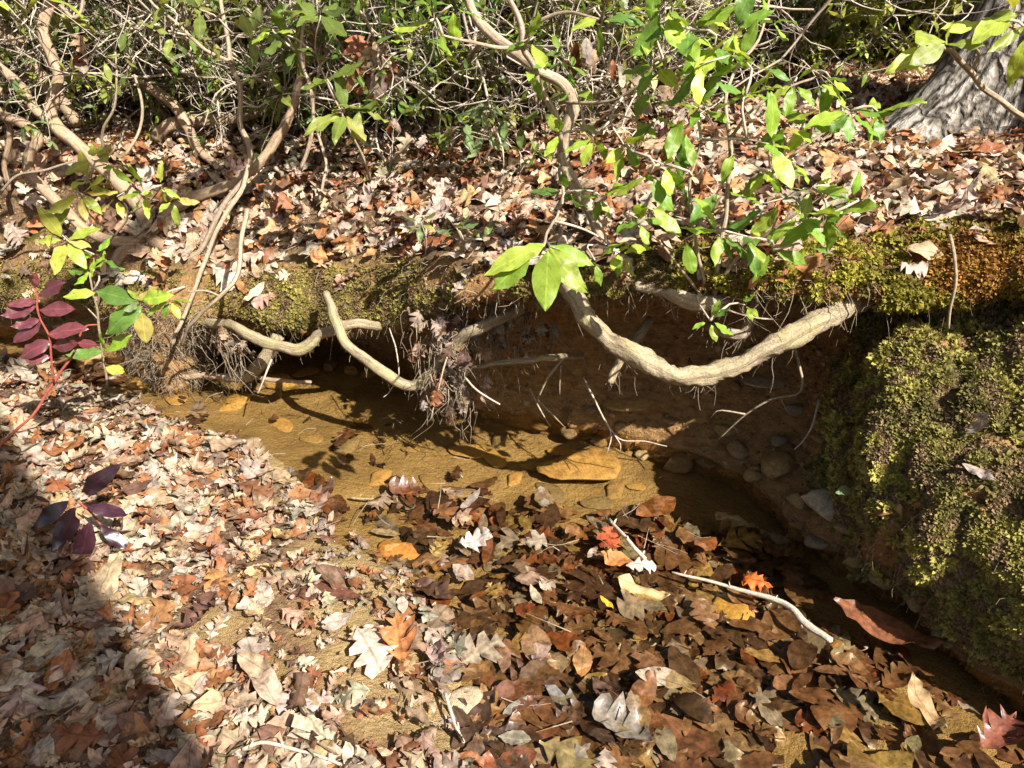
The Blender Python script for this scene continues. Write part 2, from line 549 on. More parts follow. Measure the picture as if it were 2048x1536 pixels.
# ---- the far bank: profiles (foot, low, mid, upper, under the lip, lip, top) at stations along the creek
def st(px, foot, *pr):
    out = [atz(px, foot + 25, -.14), atz(px, foot, -.01)] if foot < 5000 else []
    for e in pr:
        if e[0] == 'z':
            d = ray(px, 768); out.append(Vector((d.x / d.y * e[1], e[1], e[2])))
        else:
            out.append(at(px, e[0], e[1]))
    return out
def stz(px, *pr):
    d = ray(px, 768)
    return [Vector((d.x / d.y * Y, Y, z)) for Y, z in pr]
ST = [
 [Vector(p) for p in [(-40, 6, -.3), (-40, 6, 0), (-40, 6.1, .1), (-40, 6.2, .2), (-40, 6.2, .25), (-40, 6.2, .3), (-40, 6.1, .35), (-40, 6.5, .45)]],
 [Vector(p) for p in [(-9, 4.4, -.3), (-9, 4.2, 0), (-9, 4.3, .1), (-9, 4.3, .2), (-9, 4.3, .25), (-9, 4.25, .3), (-9, 4.1, .35), (-9, 4.3, .42)]],
 stz(-420, (3.6, -.3), (3.4, -.02), (3.5, .08), (3.5, .14), (3.45, .2), (3.35, .24), (3.2, .3), (3.35, .38)),
 stz(-80, (3.4, -.3), (3.25, -.02), (3.3, .06), (3.3, .12), (3.28, .17), (3.15, .20), (2.98, .30), (3.1, .40)),
 stz(100, (3.3, -.3), (3.15, -.02), (3.2, .05), (3.2, .10), (3.15, .14), (3.0, .18), (2.88, .28), (3.0, .40)),
 stz(240, (3.1, -.3), (2.9, -.02), (2.95, .05), (2.95, .10), (2.93, .16), (2.86, .22), (2.78, .30), (2.92, .42)),
 stz(350, (2.75, -.3), (2.62, -.03), (2.60, .05), (2.62, .12), (2.62, .19), (2.60, .27), (2.6, .34), (2.75, .44)),
 stz(480, (3.2, -.3), (3.1, -.05), (3.1, .04), (3.05, .09), (2.9, .14), (2.68, .23), (2.55, .33), (2.68, .46)),
 stz(620, (3.3, -.3), (3.2, -.05), (3.2, .03), (3.1, .08), (2.9, .15), (2.62, .25), (2.45, .36), (2.6, .50)),
 stz(780, (3.1, -.3), (2.95, -.05), (2.95, .04), (2.9, .11), (2.72, .20), (2.52, .30), (2.40, .38), (2.52, .56)),
 stz(930, (2.7, -.3), (2.52, -.03), (2.52, .08), (2.50, .20), (2.45, .34), (2.32, .47), (2.10, .57), (2.20, .663)),
 stz(1100, (2.55, -.3), (2.38, -.03), (2.40, .10), (2.42, .24), (2.40, .40), (2.22, .56), (1.95, .66), (2.08, .733)),
 stz(1300, (2.38, -.3), (2.24, -.03), (2.28, .11), (2.33, .26), (2.34, .42), (2.17, .58), (1.85, .69), (1.98, .793)),
 stz(1500, (2.2, -.3), (2.02, -.03), (2.10, .10), (2.22, .26), (2.28, .43), (2.16, .60), (1.80, .724), (1.93, .823)),
 stz(1640, (1.98, -.3), (1.80, -.03), (1.90, .10), (2.02, .25), (2.12, .43), (2.08, .61), (1.76, .72), (1.88, .838)),
 stz(1770, (1.8, -.3), (1.63, -.03), (1.52, .18), (1.57, .41), (1.70, .574), (1.95, .64), (1.72, .72), (1.84, .85)),
 stz(1900, (1.7, -.3), (1.48, -.03), (1.40, .23), (1.49, .50), (1.66, .625), (1.84, .68), (1.68, .75), (1.80, .875)),
 stz(2060, (1.6, -.3), (1.34, -.03), (1.27, .29), (1.40, .53), (1.60, .68), (1.66, .74), (1.60, .82), (1.73, .91)),
 [Vector(p) for p in [(1.55, .85, -.3), (1.28, .85, -.03), (1.36, .88, .26), (1.52, .95, .46), (1.70, 1.02, .64), (1.80, 1.08, .75), (1.84, 1.12, .84), (2.0, 1.2, .92)]],
 [Vector(p) for p in [(1.7, .3, -.3), (1.42, .3, -.03), (1.5, .32, .22), (1.62, .34, .45), (1.75, .4, .62), (1.88, .45, .74), (1.94, .47, .82), (2.1, .5, .9)]],
 [Vector(p) for p in [(1.9, -1.2, -.3), (1.7, -1.2, -.03), (1.8, -1.2, .15), (1.95, -1.2, .3), (2.1, -1.2, .42), (2.3, -1.2, .52), (2.4, -1.2, .6), (2.6, -1.2, .7)]],
 [Vector(p) for p in [(2.6, -8, -.3), (2.5, -8, -.03), (2.6, -8, .15), (2.7, -8, .38), (2.8, -8, .5), (3, -8, .6), (3.1, -8, .64), (3.5, -8, .7)]],
 [Vector(p) for p in [(5, -40, -.3), (5, -40, -.03), (5.1, -40, .15), (5.2, -40, .38), (5.4, -40, .5), (5.6, -40, .6), (5.8, -40, .64), (6, -40, .7)]],
]
def plateau_z(x, y, z0):
    """height of the wood floor behind the lip, rising to a hillside"""
    r = math.hypot(x, y)
    az = min(1, max(0, (x / max(y, .3) + .75) / 1.1))
    base = .74 + .19 * az + (.16 * max(0, (y - 4) / 6) if y > 0 else 0)
    k = min(1, max(0, (r - 2.4) / 1.6))
    k = k * k * (3 - 2 * k)
    z = z0 + (base - z0) * k if z0 < base else z0
    if r > 9:
        z += .0125 * (r - 9) ** 1.75
    return z
rows = []
for s in ST:
    top = s[-1]
    d = Vector((top.x, top.y, 0))
    if top.y < 1.0 and top.x > 0:
        d = Vector((max(.9, top.x * .8), max(.02, top.y * .35), 0)) if top.y > -5 else Vector((1, -.2, 0))
    d.normalize()
    ext = []
    for q in (.35, .8, 1.4, 2.2, 3.4, 5.2, 8, 13, 22, 40, 75):
        p = top + d * q
        ext.append(Vector((p.x, p.y, plateau_z(p.x, p.y, top.z + min(.06, .03 * q)))))
    rows.append([tuple(p) for p in list(s) + ext])
G = np.array(rows)                                   # stations x profile x 3
NF = 7                                               # face spans
# dense along the profile
def dense_profile(row):
    a = catmull(row[:8], 64)
    b = catmull(row[7:], 76)
    return np.vstack([a, b[1:]])
Gp = np.array([dense_profile(r) for r in G])         # stations x 139 x 3
nst, npf = Gp.shape[:2]
segs = [3, 4, 8, 14, 10, 10, 14, 14, 14, 14, 14, 18, 18, 14, 14, 14, 16, 16, 12, 6, 4, 3]
ts = np.concatenate([np.linspace(i, i + 1, segs[i], endpoint=False) for i in range(nst - 1)] + [[nst - 1]])
Q = np.concatenate([[2 * Gp[0] - Gp[1]], Gp, [2 * Gp[-1] - Gp[-2]]])
ii = np.minimum(ts.astype(int), nst - 2)
ff = (ts - ii)[:, None, None]
p0, p1, p2, p3 = Q[ii], Q[ii + 1], Q[ii + 2], Q[ii + 3]
# cardinal spline with soft tension keeps uneven stations from overshooting
T1, T2 = (p2 - p0) * .35, (p3 - p1) * .35
h = ff
B = (2 * h**3 - 3 * h**2 + 1) * p1 + (h**3 - 2 * h**2 + h) * T1 + (-2 * h**3 + 3 * h**2) * p2 + (h**3 - h**2) * T2
na, nb = B.shape[:2]
du = np.gradient(B, axis=0); dv = np.gradient(B, axis=1)
Nn = np.cross(du, dv); Nn /= np.linalg.norm(Nn, axis=2)[..., None] + 1e-9
flat = B.reshape(-1, 3); fn = Nn.reshape(-1, 3)
jj = np.tile(np.arange(nb), na)
tt = np.repeat(ts, nb)
w_face = np.clip(1 - np.abs(jj - 32) / 36.0, 0, 1)
near = np.hypot(flat[:, 0], flat[:, 1]) < 7
n1 = np.zeros(len(flat)); n2 = np.zeros(len(flat))
n1[near] = fbm_arr(flat[near], 3.2, 4); n2[near] = fbm_arr(flat[near], 12.0, 4, (3, 1, 7))
n3 = np.zeros(len(flat)); n3[near] = fbm_arr(flat[near], 34.0, 2, (2, 8, 7))
amp = np.where(jj < 63, 1.0, .45) * np.where((tt > 14.2) & (jj < 50), 1.55, 1.0)
sg = np.sign((fn * np.array([0, -.7, .7])).sum(1)).mean()
flat = flat + fn * sg * ((n1 * .050 + n2 * .028 + n3 * .008) * amp)[:, None]
far = ~near
flat[far, 2] += fbm_arr(flat[far], .35, 3) * .18
i, j = np.meshgrid(np.arange(na - 1), np.arange(nb - 1), indexing='ij')
BF = np.stack([i * nb + j, (i + 1) * nb + j, (i + 1) * nb + j + 1, i * nb + j + 1], -1).reshape(-1, 4)
if sg < 0:
    BF = BF[:, ::-1]
BV = flat
# what covers the bank: moss on the right mound and along the lip, leaf duff on top, bare soil between
right = np.clip((tt - 14.2) / .8, 0, 1)
moss = np.zeros(len(BV))
mn = np.clip(.5 + 1.6 * fbm_arr(np.where(near[:, None], BV, 0), 4.5, 3, (9, 2, 4)), 0, 1)
lipw = np.exp(-((jj - 56) / 6.0) ** 2)
moss = np.maximum(moss, lipw * np.clip(mn * 1.3, 0, 1))
moss = np.maximum(moss, np.clip((tt - 14.4) / .5, 0, 1) * np.exp(-((jj - 57) / 7.5) ** 4))
moss = np.maximum(moss, right * np.clip((jj - 15 + 9 * (mn - .5)) / 7, 0, 1) * np.clip((45 - jj) / 3, 0, 1) * np.clip(.05 + 1.5 * mn, 0, 1))
left = np.exp(-((tt - 8.0) / 1.1) ** 2)
moss = np.maximum(moss, left * np.exp(-((jj - 55) / 7.0) ** 2))
moss[far] = 0
duff = np.clip((jj - 60) / 5, 0, 1) * (1 - .8 * moss)
bank_me = mesh('bank', BV, BF, M['ground'], attrs={'sand': 0 * moss, 'duff': duff, 'moss': moss * .8})
bank = tag(link('bank', bank_me), 'undercut far creek bank of ochre soil rising to the wood floor', None, kind='structure')

bvh_ground = BVHTree.FromPolygons([tuple(v) for v in GROUND_V], [tuple(f) for f in GROUND_F])
bvh_bank = BVHTree.FromPolygons([tuple(v) for v in BV], [tuple(int(q) for q in f) for f in BF])
def drop(x, y, z=6.0):
    """highest ground under (x, y)"""
    a = bvh_bank.ray_cast(Vector((x, y, z)), Vector((0, 0, -1)))
    b = bvh_ground.ray_cast(Vector((x, y, z)), Vector((0, 0, -1)))
    best = None
    for q in (a, b):
        if q[0] is not None and (best is None or q[0].z > best[0].z):
            best = q
    if best is None:
        return Vector((x, y, 0)), Vector((0, 0, 1)), False
    n = best[1] if best[1].z > 0 else -best[1]
    return best[0], n, best is a
def hit(px, py):
    """first bank or ground point seen along the sight line of a photo pixel"""
    o, d = Vector((0, 0, CAMZ)), ray(px, py).normalized()
    c = [q for q in (bvh_bank.ray_cast(o, d), bvh_ground.ray_cast(o, d)) if q[0] is not None]
    if not c:
        return o + d * 5, -d
    q = min(c, key=lambda e: e[3])
    return q[0], (q[1] if q[1].dot(d) < 0 else -q[1])

# ---- water
wx = np.concatenate([[-50, -30, -15, -8, -5], np.arange(-3.5, 2.0, .12), [2.2, 3, 5]])
wy = np.concatenate([[-35, -15, -6, -2, -.6], np.arange(0, 3.7, .12), [4.2, 5, 6]])
WP, WF = sheet(wx, wy)
water = tag(link('water', mesh('water', WP, WF, M['water'])), 'shallow clear creek water', None, kind='structure')

# ------------------------------------------------------------ leaf shapes
def leaf_proto(kind, seed, rows=12, cols=5, curl=1.0, cup=None):
    """unit-length leaf along +X, curled; returns V,F(tris),UV"""
    rs = np.random.default_rng(seed)
    if kind == 'white_oak':
        t = np.array([0, .07, .17, .25, .34, .43, .52, .61, .70, .78, .87, .95, 1.0])
        w = np.array([.012, .03, .19, .09, .27, .36, .14, .34, .38, .17, .27, .17, .03])
        fw = np.array([0, 0, .05, 0, .04, .06, 0, .04, .05, 0, .03, .02, 0])
    elif kind == 'red_oak':
        t = np.array([0, .08, .18, .24, .36, .44, .50, .60, .68, .74, .84, .90, 1.0])
        w = np.array([.012, .04, .24, .09, .33, .42, .10, .35, .33, .08, .20, .06, .0])
        fw = np.array([0, 0, .06, -.02, .04, .10, -.02, .05, .09, 0, .07, 0, 0])
    elif kind == 'beech':
        t = np.linspace(0, 1, rows + 1)
        w = .27 * np.sin(math.pi * t ** .9) ** .85 + .012 * np.where(np.arange(rows + 1) % 2, 1, -.4)
        fw = 0 * t
    elif kind == 'long':
        t = np.linspace(0, 1, rows + 1)
        w = .155 * np.sin(math.pi * t ** .95) ** .8
        fw = 0 * t
    elif kind == 'maple':
        t = np.array([0, .04, .12, .20, .28, .36, .44, .50, .56, .64, .72, .86, 1.0])
        w = np.array([.012, .10, .34, .20, .40, .52, .24, .16, .30, .24, .08, .09, .0])
        fw = np.array([0, -.03, -.06, 0, .02, .12, .02, 0, .10, .02, 0, 0, 0])
    else:                                   # 'laurel': evergreen shrub leaf
        t = np.linspace(0, 1, rows + 1)
        w = .185 * np.sin(math.pi * t ** .92) ** .9
        fw = 0 * t
    w = np.abs(w); w[0] = max(w[0], .008); w[-1] = max(w[-1], .004)
    n = len(t)
    side = np.linspace(-1, 1, cols)
    asym = 1 + rs.normal(0, .09, (n, 2)) if kind in ('white_oak', 'red_oak', 'maple') else np.ones((n, 2))
    X = np.zeros((n, cols)); Y = np.zeros((n, cols))
    for c, s in enumerate(side):
        k = asym[:, 0] if s < 0 else asym[:, 1]
        Y[:, c] = s * w * k
        X[:, c] = t + fw * abs(s)
    U = X.copy(); Vv = .5 + .5 * np.tile(side, (n, 1)) * (w / max(w))[:, None]
    Z = np.zeros_like(X)
    # ripples
    ph = rs.uniform(0, 6.28, 4)
    Z += curl * .045 * np.sin(X * 9 + ph[0]) * (Y / .3) + curl * .024 * np.sin(X * 16 + Y * 9 + ph[1])
    Z += curl * rs.normal(0, .026, X.shape) * np.abs(side)
    Z += curl * .03 * np.abs(np.sin(X * 5 + Y * 7 * rs.choice([-1, 1]) + ph[3]))
    # cup across
    kc = (rs.normal(0, 2.4) if cup is None else cup) * curl
    kc = np.where(abs(kc) < .15, .15, kc)
    kk = kc * (1 + .5 * np.sin(X * 4 + ph[2]))
    Yn = np.sin(kk * Y) / kk
    Z = Z + (1 - np.cos(kk * Y)) / kk
    # bend along
    kb = rs.normal(0, 1.1) * curl
    kb = .1 if abs(kb) < .1 else kb
    xx = X - .45
    Zb = (1 - np.cos(kb * xx)) / kb
    Xn = np.sin(kb * xx) / kb
    Xf = Xn - Z * np.sin(kb * xx)
    Zf = Zb + Z * np.cos(kb * xx)
    tw = rs.normal(0, .5) * curl * xx
    Yf = Yn * np.cos(tw) - 0
    Zf = Zf + Yn * np.sin(tw)
    V = np.stack([Xf, Yf, Zf], -1).reshape(-1, 3)
    i, j = np.meshgrid(np.arange(n - 1), np.arange(cols - 1), indexing='ij')
    a, b, c_, d = i * cols + j, (i + 1) * cols + j, (i + 1) * cols + j + 1, i * cols + j + 1
    F = np.stack([np.stack([a, b, c_], -1), np.stack([a, c_, d], -1)], 2).reshape(-1, 3)
    return V, F, np.stack([U, Vv], -1).reshape(-1, 2)

KINDS = ['white_oak', 'white_oak', 'beech', 'red_oak', 'beech', 'long', 'white_oak', 'maple']
KINDS2 = ['white_oak', 'beech', 'red_oak', 'long', 'beech', 'maple', 'white_oak', 'long']
PROTO_HI = [(KINDS[k % 8], leaf_proto(KINDS[k % 8], 100 + k, 12, 5, 1.1)) for k in range(48)]
PROTO_FLAT = [(KINDS2[k % 8], leaf_proto(KINDS2[k % 8], 300 + k, 12, 3, .6)) for k in range(32)]
PROTO_LO = [(KINDS[k % 8], leaf_proto(KINDS[k % 8], 500 + k, 6, 3, 1.3)) for k in range(24)]

DRY = [((.48, .32, .20), 'pinkish tan', 27), ((.57, .445, .32), 'pale buff', 22), ((.43, .345, .255), 'grey tan', 19), ((.42, .19, .075), 'orange brown', 10),
       ((.29, .115, .045), 'rust brown', 9), ((.48, .32, .15), 'ochre', 4), ((.17, .095, .055), 'dark brown', 11)]
WET = [((.075, .042, .026), 'dark brown', 32), ((.14, .072, .038), 'brown', 26), ((.21, .125, .07), 'tan brown', 16), ((.22, .185, .15), 'greyish', 14),
       ((.17, .055, .022), 'russet', 7), ((.27, .18, .07), 'ochre', 5)]
def pick(pal):
    w = np.array([p[2] for p in pal], float)
    k = rng.choice(len(pal), p=w / w.sum())
    c = np.array(pal[k][0]) * rng.uniform(.78, 1.18) * (1 + rng.normal(0, .05, 3))
    return np.clip(c, .01, .8), pal[k][1]

def frame(nrm, tilt, yaw):
    n = Vector(nrm)
    ax = Vector((random.gauss(0, 1), random.gauss(0, 1), 0)).normalized()
    n = Quaternion(ax, tilt) @ n
    q = n.to_track_quat('Z', 'X')
    return (q.to_matrix() @ Matrix.Rotation(yaw, 3, 'Z'))

class Scatter:
    def __init__(s): s.items = []          # (proto list id, index, loc, rot 3x3, size, color, cname, kind)
    def add(s, protos, k, loc, rot, size, col, cname):
        s.items.append((protos, k, np.array(loc), np.array(rot), size, col, cname))
    def build(s, name, mat, items=None):
        items = s.items if items is None else items
        by = {}
        for it in items:
            by.setdefault((id(it[0]), it[1]), []).append(it)
        Vs, Fs, Us, Cs, o = [], [], [], [], 0
        for its in by.values():
            V, F, U = its[0][0][its[0][1]][1]
            Rm = np.stack([t[3] for t in its]); S = np.array([t[4] for t in its])
            L = np.stack([t[2] for t in its]); C = np.stack([t[5] for t in its])
            W = np.einsum('nij,vj->nvi', Rm, V) * S[:, None, None] + L[:, None, :]
            n = len(its)
            Vs.append(W.reshape(-1, 3))
            Fs.append((F[None] + (np.arange(n) * len(V))[:, None, None] + o).reshape(-1, 3))
            Us.append(np.tile(U, (n, 1))); Cs.append(np.repeat(C, len(V), 0))
            o += n * len(V)
        return mesh(name, np.vstack(Vs), np.vstack(Fs), mat, uv=np.vstack(Us), col=np.vstack(Cs))

_pm = {}
def proto_mesh(protos, k, mat):
    key = (id(protos), k, mat.name)
    if key not in _pm:
        V, F, U = protos[k][1]
        _pm[key] = mesh(protos[k][0] + '_leaf', V, F, mat, uv=U, col=np.ones((len(V), 3)))
    return _pm[key]

def poly_in(px, py, poly):
    px, py = np.asarray(px), np.asarray(py)
    inside = np.zeros(px.shape, bool)
    n = len(poly)
    for i in range(n):
        x1, y1 = poly[i]; x2, y2 = poly[(i + 1) % n]
        c = ((y1 > py) != (y2 > py)) & (px < (x2 - x1) * (py - y1) / (y2 - y1 + 1e-9) + x1)
        inside ^= c
    return inside
# the sandy stretch of open water, as a region of the creek bed
OPEN = [(130, 770), (330, 740), (560, 720), (900, 830), (1250, 920), (1270, 985), (1000, 985), (800, 975), (690, 1000), (600, 985), (520, 930), (430, 880), (300, 830)]

litter_near, litter_wet, litter_far = Scatter(), Scatter(), Scatter()
# near shore: dry curled leaves, and the leaf-filled shallows
N = 15500
X = rng.uniform(-2.9, 1.5, N); Y = rng.uniform(.35, 3.1, N)
S = shore_dist(X, Y)
SPt = sand_patch(X, Y)
PX, PY, DEP = project(np.stack([X, Y, 0 * X], -1))
OP = poly_in(PX, PY, OPEN)
for k in range(N):
    x, y, s = X[k], Y[k], S[k]
    u = rng.random()
    if PX[k] < -250 or PX[k] > 2300 or PY[k] > 1800:
        continue
    if s > -.02:
        if u > .86: continue
        if rng.random() < SPt[k] * .93: continue
        p, n, onb = drop(x, y)
        if onb: continue
        pi = rng.integers(len(PROTO_HI))
        size = float(np.clip(rng.lognormal(math.log(.072), .38), .025, .15))
        c, cn = pick(DRY); c = c * .92
        if s < .12 and rng.random() < .6:
            c = c * .6
        tilt = abs(random.gauss(0, .33))
        up = rng.random() ** 1.6 * .028 + .006
        litter_near.add(PROTO_HI, pi, p + Vector((0, 0, up)), frame(n, tilt, random.uniform(0, 6.28)), size, c, cn)
    else:
        dens = .06 if OP[k] else .62
        # thin out over sandy windows in the shallows
        dens *= np.clip(1.15 + 1.5 * noise.noise(Vector((x * 3.2, y * 3.2, 4))), .25, 1.3)
        if u > dens: continue
        p, n, onb = drop(x, y)
        if onb: continue
        size = float(np.clip(rng.lognormal(math.log(.085), .35), .03, .16))
        emergent = rng.random() < (.12 if s > -.3 else .02) and not OP[k]
        if emergent:
            c, cn = pick(DRY); c = c * .55
            z = max(p.z, -.005) + rng.uniform(.002, .010); pr = PROTO_FLAT
            tilt = abs(random.gauss(0, .2))
        else:
            c, cn = pick(WET)
            z = min(p.z + .004 + rng.random() ** 1.5 * .05, -.004); pr = PROTO_FLAT
            if p.z > -.01: z = p.z + rng.uniform(.002, .012)
            tilt = abs(random.gauss(0, .14))
        litter_wet.add(pr, rng.integers(len(pr)), (x, y, z), frame((0, 0, 1), tilt, random.uniform(0, 6.28)), size, c, ('floating ' if emergent else 'soaked ') + cn)
# crumbs and small broken leaves in the gaps
FR = 6500
X = rng.uniform(-2.6, .3, FR); Y = rng.uniform(.5, 2.9, FR); S = shore_dist(X, Y)
for k in range(FR):
    if S[k] < -.03: continue
    p, n, onb = drop(X[k], Y[k])
    if onb: continue
    c, cn = pick(DRY)
    litter_near.add(PROTO_LO, rng.integers(24), p + Vector((0, 0, rng.uniform(.003, .03))), frame(n, abs(random.gauss(0, .6)), random.uniform(0, 6.28)), rng.uniform(.014, .045), c * .8, cn)
# the wood floor behind the lip
def floor_scatter(n, r0, r1, protos, smin, smax, sc):
    a = rng.uniform(-.72, .72, n); r = np.sqrt(rng.uniform(r0 ** 2, r1 ** 2, n))
    for k in range(n):
        x, y = r[k] * math.sin(a[k]), r[k] * math.cos(a[k])
        p, n_, onb = drop(x, y, 30)
        if not onb or p.z < .27: continue
        if n_.z < .62 and rng.random() < .8: continue
        if r[k] < 3:
            qx, qy, _ = project(p)
            if qx > 1600 and qy > 560 and rng.random() < .97: continue
            if qx > 1640 and qy > 452 and rng.random() < .8: continue
            if qx <= 1640 and n_.z < .85 and rng.random() < .75: continue
        lean = .55 if noise.noise(Vector((x * 1.1, y * 1.1, 0))) > .05 else .35
        tilt = abs(random.gauss(0, lean))
        c, cn = pick(DRY)
        c = c * 1.02
        sc.add(protos, rng.integers(len(protos)), p + Vector((0, 0, .006 + rng.random() ** 1.5 * .045)), frame(n_, tilt, random.uniform(0, 6.28)), rng.uniform(smin, smax), c, cn)
floor_scatter(13500, 1.75, 5.2, PROTO_LO, .045, .125, litter_far)
floor_scatter(5500, 5.0, 12.0, PROTO_LO, .10, .20, litter_far)

# the leaves that show largest are things of their own
allc = [(it, 'near', M['dry_leaf']) for it in litter_near.items] + [(it, 'wet', M['wet_leaf']) for it in litter_wet.items]
score = []
for it, z, m in allc:
    px, py, dep = project(it[2])
    ok = -20 < px < 2068 and 0 < py < 1556
    score.append((it[4] / float(dep) * (1 + 6 * (it[2][2] - (.05 if z == 'near' else -.03))) if ok else 0))
order = np.argsort(score)[::-1][:286]
chosen = set(int(k) for k in order)
NEARM = [(150, 1030, 'beside the glossy purple plant'), (60, 830, 'under the arching plum sprig'), (300, 870, 'by the upstream water edge'), (480, 960, 'by the sandy open water'), (420, 1120, 'in the sunny middle of the shore'),
 (700, 1080, 'above the orange wedge stone'), (640, 1190, 'around the dark strap leaf'), (760, 1290, 'beside the big pale curled leaf'), (480, 1290, 'just right of the tree shadow'), (150, 1300, 'in the tree shadow'), (120, 1480, 'in the bottom left corner'),
 (500, 1480, 'at the bottom edge beside the pale twig'), (780, 1450, 'at the bottom edge by the buff stone'), (300, 1400, 'along the edge of the tree shadow')]
WETM = [(1280, 1180, 'around the large yellow ribbed leaf'), (1450, 1230, 'around the yellow blocky stone'), (1590, 1290, 'around the dark flat stone'), (1250, 1080, 'around the short stick'), (950, 1080, 'below the open sand'), (900, 1200, 'beside the near sand'),
 (1050, 1300, 'in the middle of the leaf mat'), (1200, 1420, 'toward the bottom edge'), (950, 1450, 'by the buff stone'), (1450, 1450, 'right of the bottom middle'), (1750, 1400, 'in the bottom right corner'), (1700, 1220, 'in the shade of the mound'), (1450, 1050, 'in the dark water under the bank')]
def landmark(p, lst):
    px, py, _ = project(p)
    return min(lst, key=lambda e: (e[0] - px) ** 2 + (e[1] - py) ** 2)[2]
SHAPE = {'white_oak': 'round lobed oak', 'red_oak': 'pointed oak', 'beech': 'oval', 'long': 'long narrow', 'maple': 'broad lobed maple'}
for k in sorted(chosen):
    it, z, m = allc[k]
    shp = SHAPE[it[0][it[1]][0]]
    o = link('fallen_leaf', proto_mesh(it[0], it[1], m))
    o.matrix_world = Matrix.Translation(Vector(it[2])) @ Matrix(it[3].tolist()).to_4x4() @ Matrix.Scale(it[4], 4)
    o.color = (*[float(q) for q in it[5]], 1)
    if z == 'near':
        w = landmark(it[2], NEARM)
        lab = f'dry {it[6]} {shp} leaf {w}'
        grp = f'dry {it[6]} {shp} leaves {w}'
    else:
        w = landmark(it[2], WETM)
        lab = f'{it[6]} {shp} leaf {w}'
        grp = f'{it[6]} {shp} leaves {w}'
    tag(o, lab, 'leaf', grp)
rest_near = [allc[k][0] for k in range(len(litter_near.items)) if k not in chosen]
rest_wet = [allc[k][0] for k in range(len(litter_near.items), len(allc)) if k not in chosen]
tag(link('leaf_litter', litter_near.build('leaf_litter', M['dry_leaf'], rest_near)), 'carpet of dry curled tan leaves on the near shore', 'leaf litter', kind='stuff')
tag(link('sunken_leaves', litter_wet.build('sunken_leaves', M['wet_leaf'], rest_wet)), 'soaked brown leaves matted on the bed of the shallows', 'leaf litter', kind='stuff')
tag(link('leaf_litter', litter_far.build('leaf_litter', M['dry_leaf'])), 'thick dry leaf litter on the wood floor above the far bank', 'leaf litter', kind='stuff')

# fine twigs and needles strewn over the litter
parts = []
for k in range(240):
    x, y = rng.uniform(-2.2, .6), rng.uniform(.6, 2.8)
    if k % 3 == 0: x, y = rng.uniform(-2.6, 2.4), rng.uniform(2.1, 4.2)
    p, n, onb = drop(x, y)
    a, L = rng.uniform(0, 6.28), rng.uniform(.03, .13)
    d = Vector((math.cos(a), math.sin(a), rng.normal(0, .12))) * L
    z = max(p.z, -.01) + rng.uniform(.012, .04)
    q = Vector((x, y, z))
    parts.append(tube([q, q + d * .5 + Vector(rng.normal(0, .008, 3)), q + d], [rng.uniform(.0008, .002), .0006], 4, L / 4, cap=False))
tag(link('litter_twigs', tube_mesh('litter_twigs', parts, M['pale_bark'])), 'fine dry twigs and stalks strewn over the leaf litter', 'twigs', kind='stuff')

# ------------------------------------------------------------ stones
def stone_mesh(seed, flat=.6, elong=1.3):
    rs = np.random.default_rng(seed)
    bm = bmesh.new()
    bmesh.ops.create_icosphere(bm, subdivisions=3, radius=.5)
    planes = [(Vector(rs.normal(0, 1, 3)).normalized(), rs.uniform(.24, .42)) for _ in range(10)]
    for v in bm.verts:
        p = v.co.copy()
        for n, d in planes:
            e = p.dot(n) - d
            if e > 0:
                p -= n * e * .9
        p *= 1 + .10 * noise.fractal(p * 3 + Vector((seed, 0, 0)), 1, 2, 3) + .05 * noise.noise(p * 9 + Vector((0, seed, 0)))
        v.co = Vector((p.x * elong, p.y, p.z * flat))
    me = bpy.data.meshes.new('stone')
    bm.to_mesh(me); bm.free()
    me.polygons.foreach_set('use_smooth', np.ones(len(me.polygons), bool))
    me.materials.append(M['stone'])
    return me
STONES = [stone_mesh(k, f, e) for k, (f, e) in enumerate([(.3, 1.5), (.8, 1.2), (.85, 1.1), (.55, 1.5), (.5, 1.35), (.6, 1.4), (.22, 1.9), (.7, 1.2)])]
def stone(px, py, w, k, col, label, yaw=0.0, sink=.25, group=None, tilt=0.0):
    p, n = hit(px, py)
    dep = float(project(np.array(p))[2])
    s = w / FPX * dep / 1.3
    o = link('stone', STONES[k % len(STONES)])
    o.location = p + n * s * (.25 - sink * .4)
    o.rotation_euler = (tilt, tilt * .5, yaw)
    o.scale = (s, s, s)
    o.color = (*col, 1)
    tag(o, label, 'stone', group)
    return o
OC, GR, PALE, OR, DK = (.46, .30, .11), (.32, .25, .16), (.56, .48, .35), (.55, .28, .08), (.13, .11, .08)
stone(1150, 952, 175, 0, OC, 'large flat ochre stone lying under the sunlit water', .3)
stone(1362, 920, 85, 1, GR, 'rounded grey brown stone at the shaded foot of the bank', .8)
stone(1572, 935, 95, 2, (.34, .22, .08), 'round ochre stone set in the foot of the soil bank', .2)
stone(1660, 1015, 105, 5, (.44, .38, .28), 'pale grey stone catching the sun below the moss', -.5, tilt=.5)
stone(1598, 1010, 75, 5, (.36, .25, .11), 'ochre stone wedged left of the pale grey stone', 1.2, tilt=.7)
stone(798, 1112, 90, 3, OR, 'orange wedge shaped stone at the edge of the near shore', -.2)
stone(1455, 1228, 105, 4, (.60, .38, .10), 'yellow blocky stone under shallow water below the long stick', -.7)
stone(1590, 1290, 125, 0, DK, 'dark grey flat oval stone under the shallows', .1)
stone(1665, 1312, 70, 5, (.45, .24, .07), 'orange brown stone beside the dark flat stone', .9)
stone(1290, 908, 45, 7, PALE, 'small pale stone at the water line under the hanging roots', .4)
stone(1265, 805, 90, 6, OC, 'long ochre stone bedded in the middle of the soil face', .1, sink=.4)
stone(1540, 760, 80, 6, (.46, .36, .22), 'thin pale stone shard sticking out of the soil face', -.1, sink=.3)
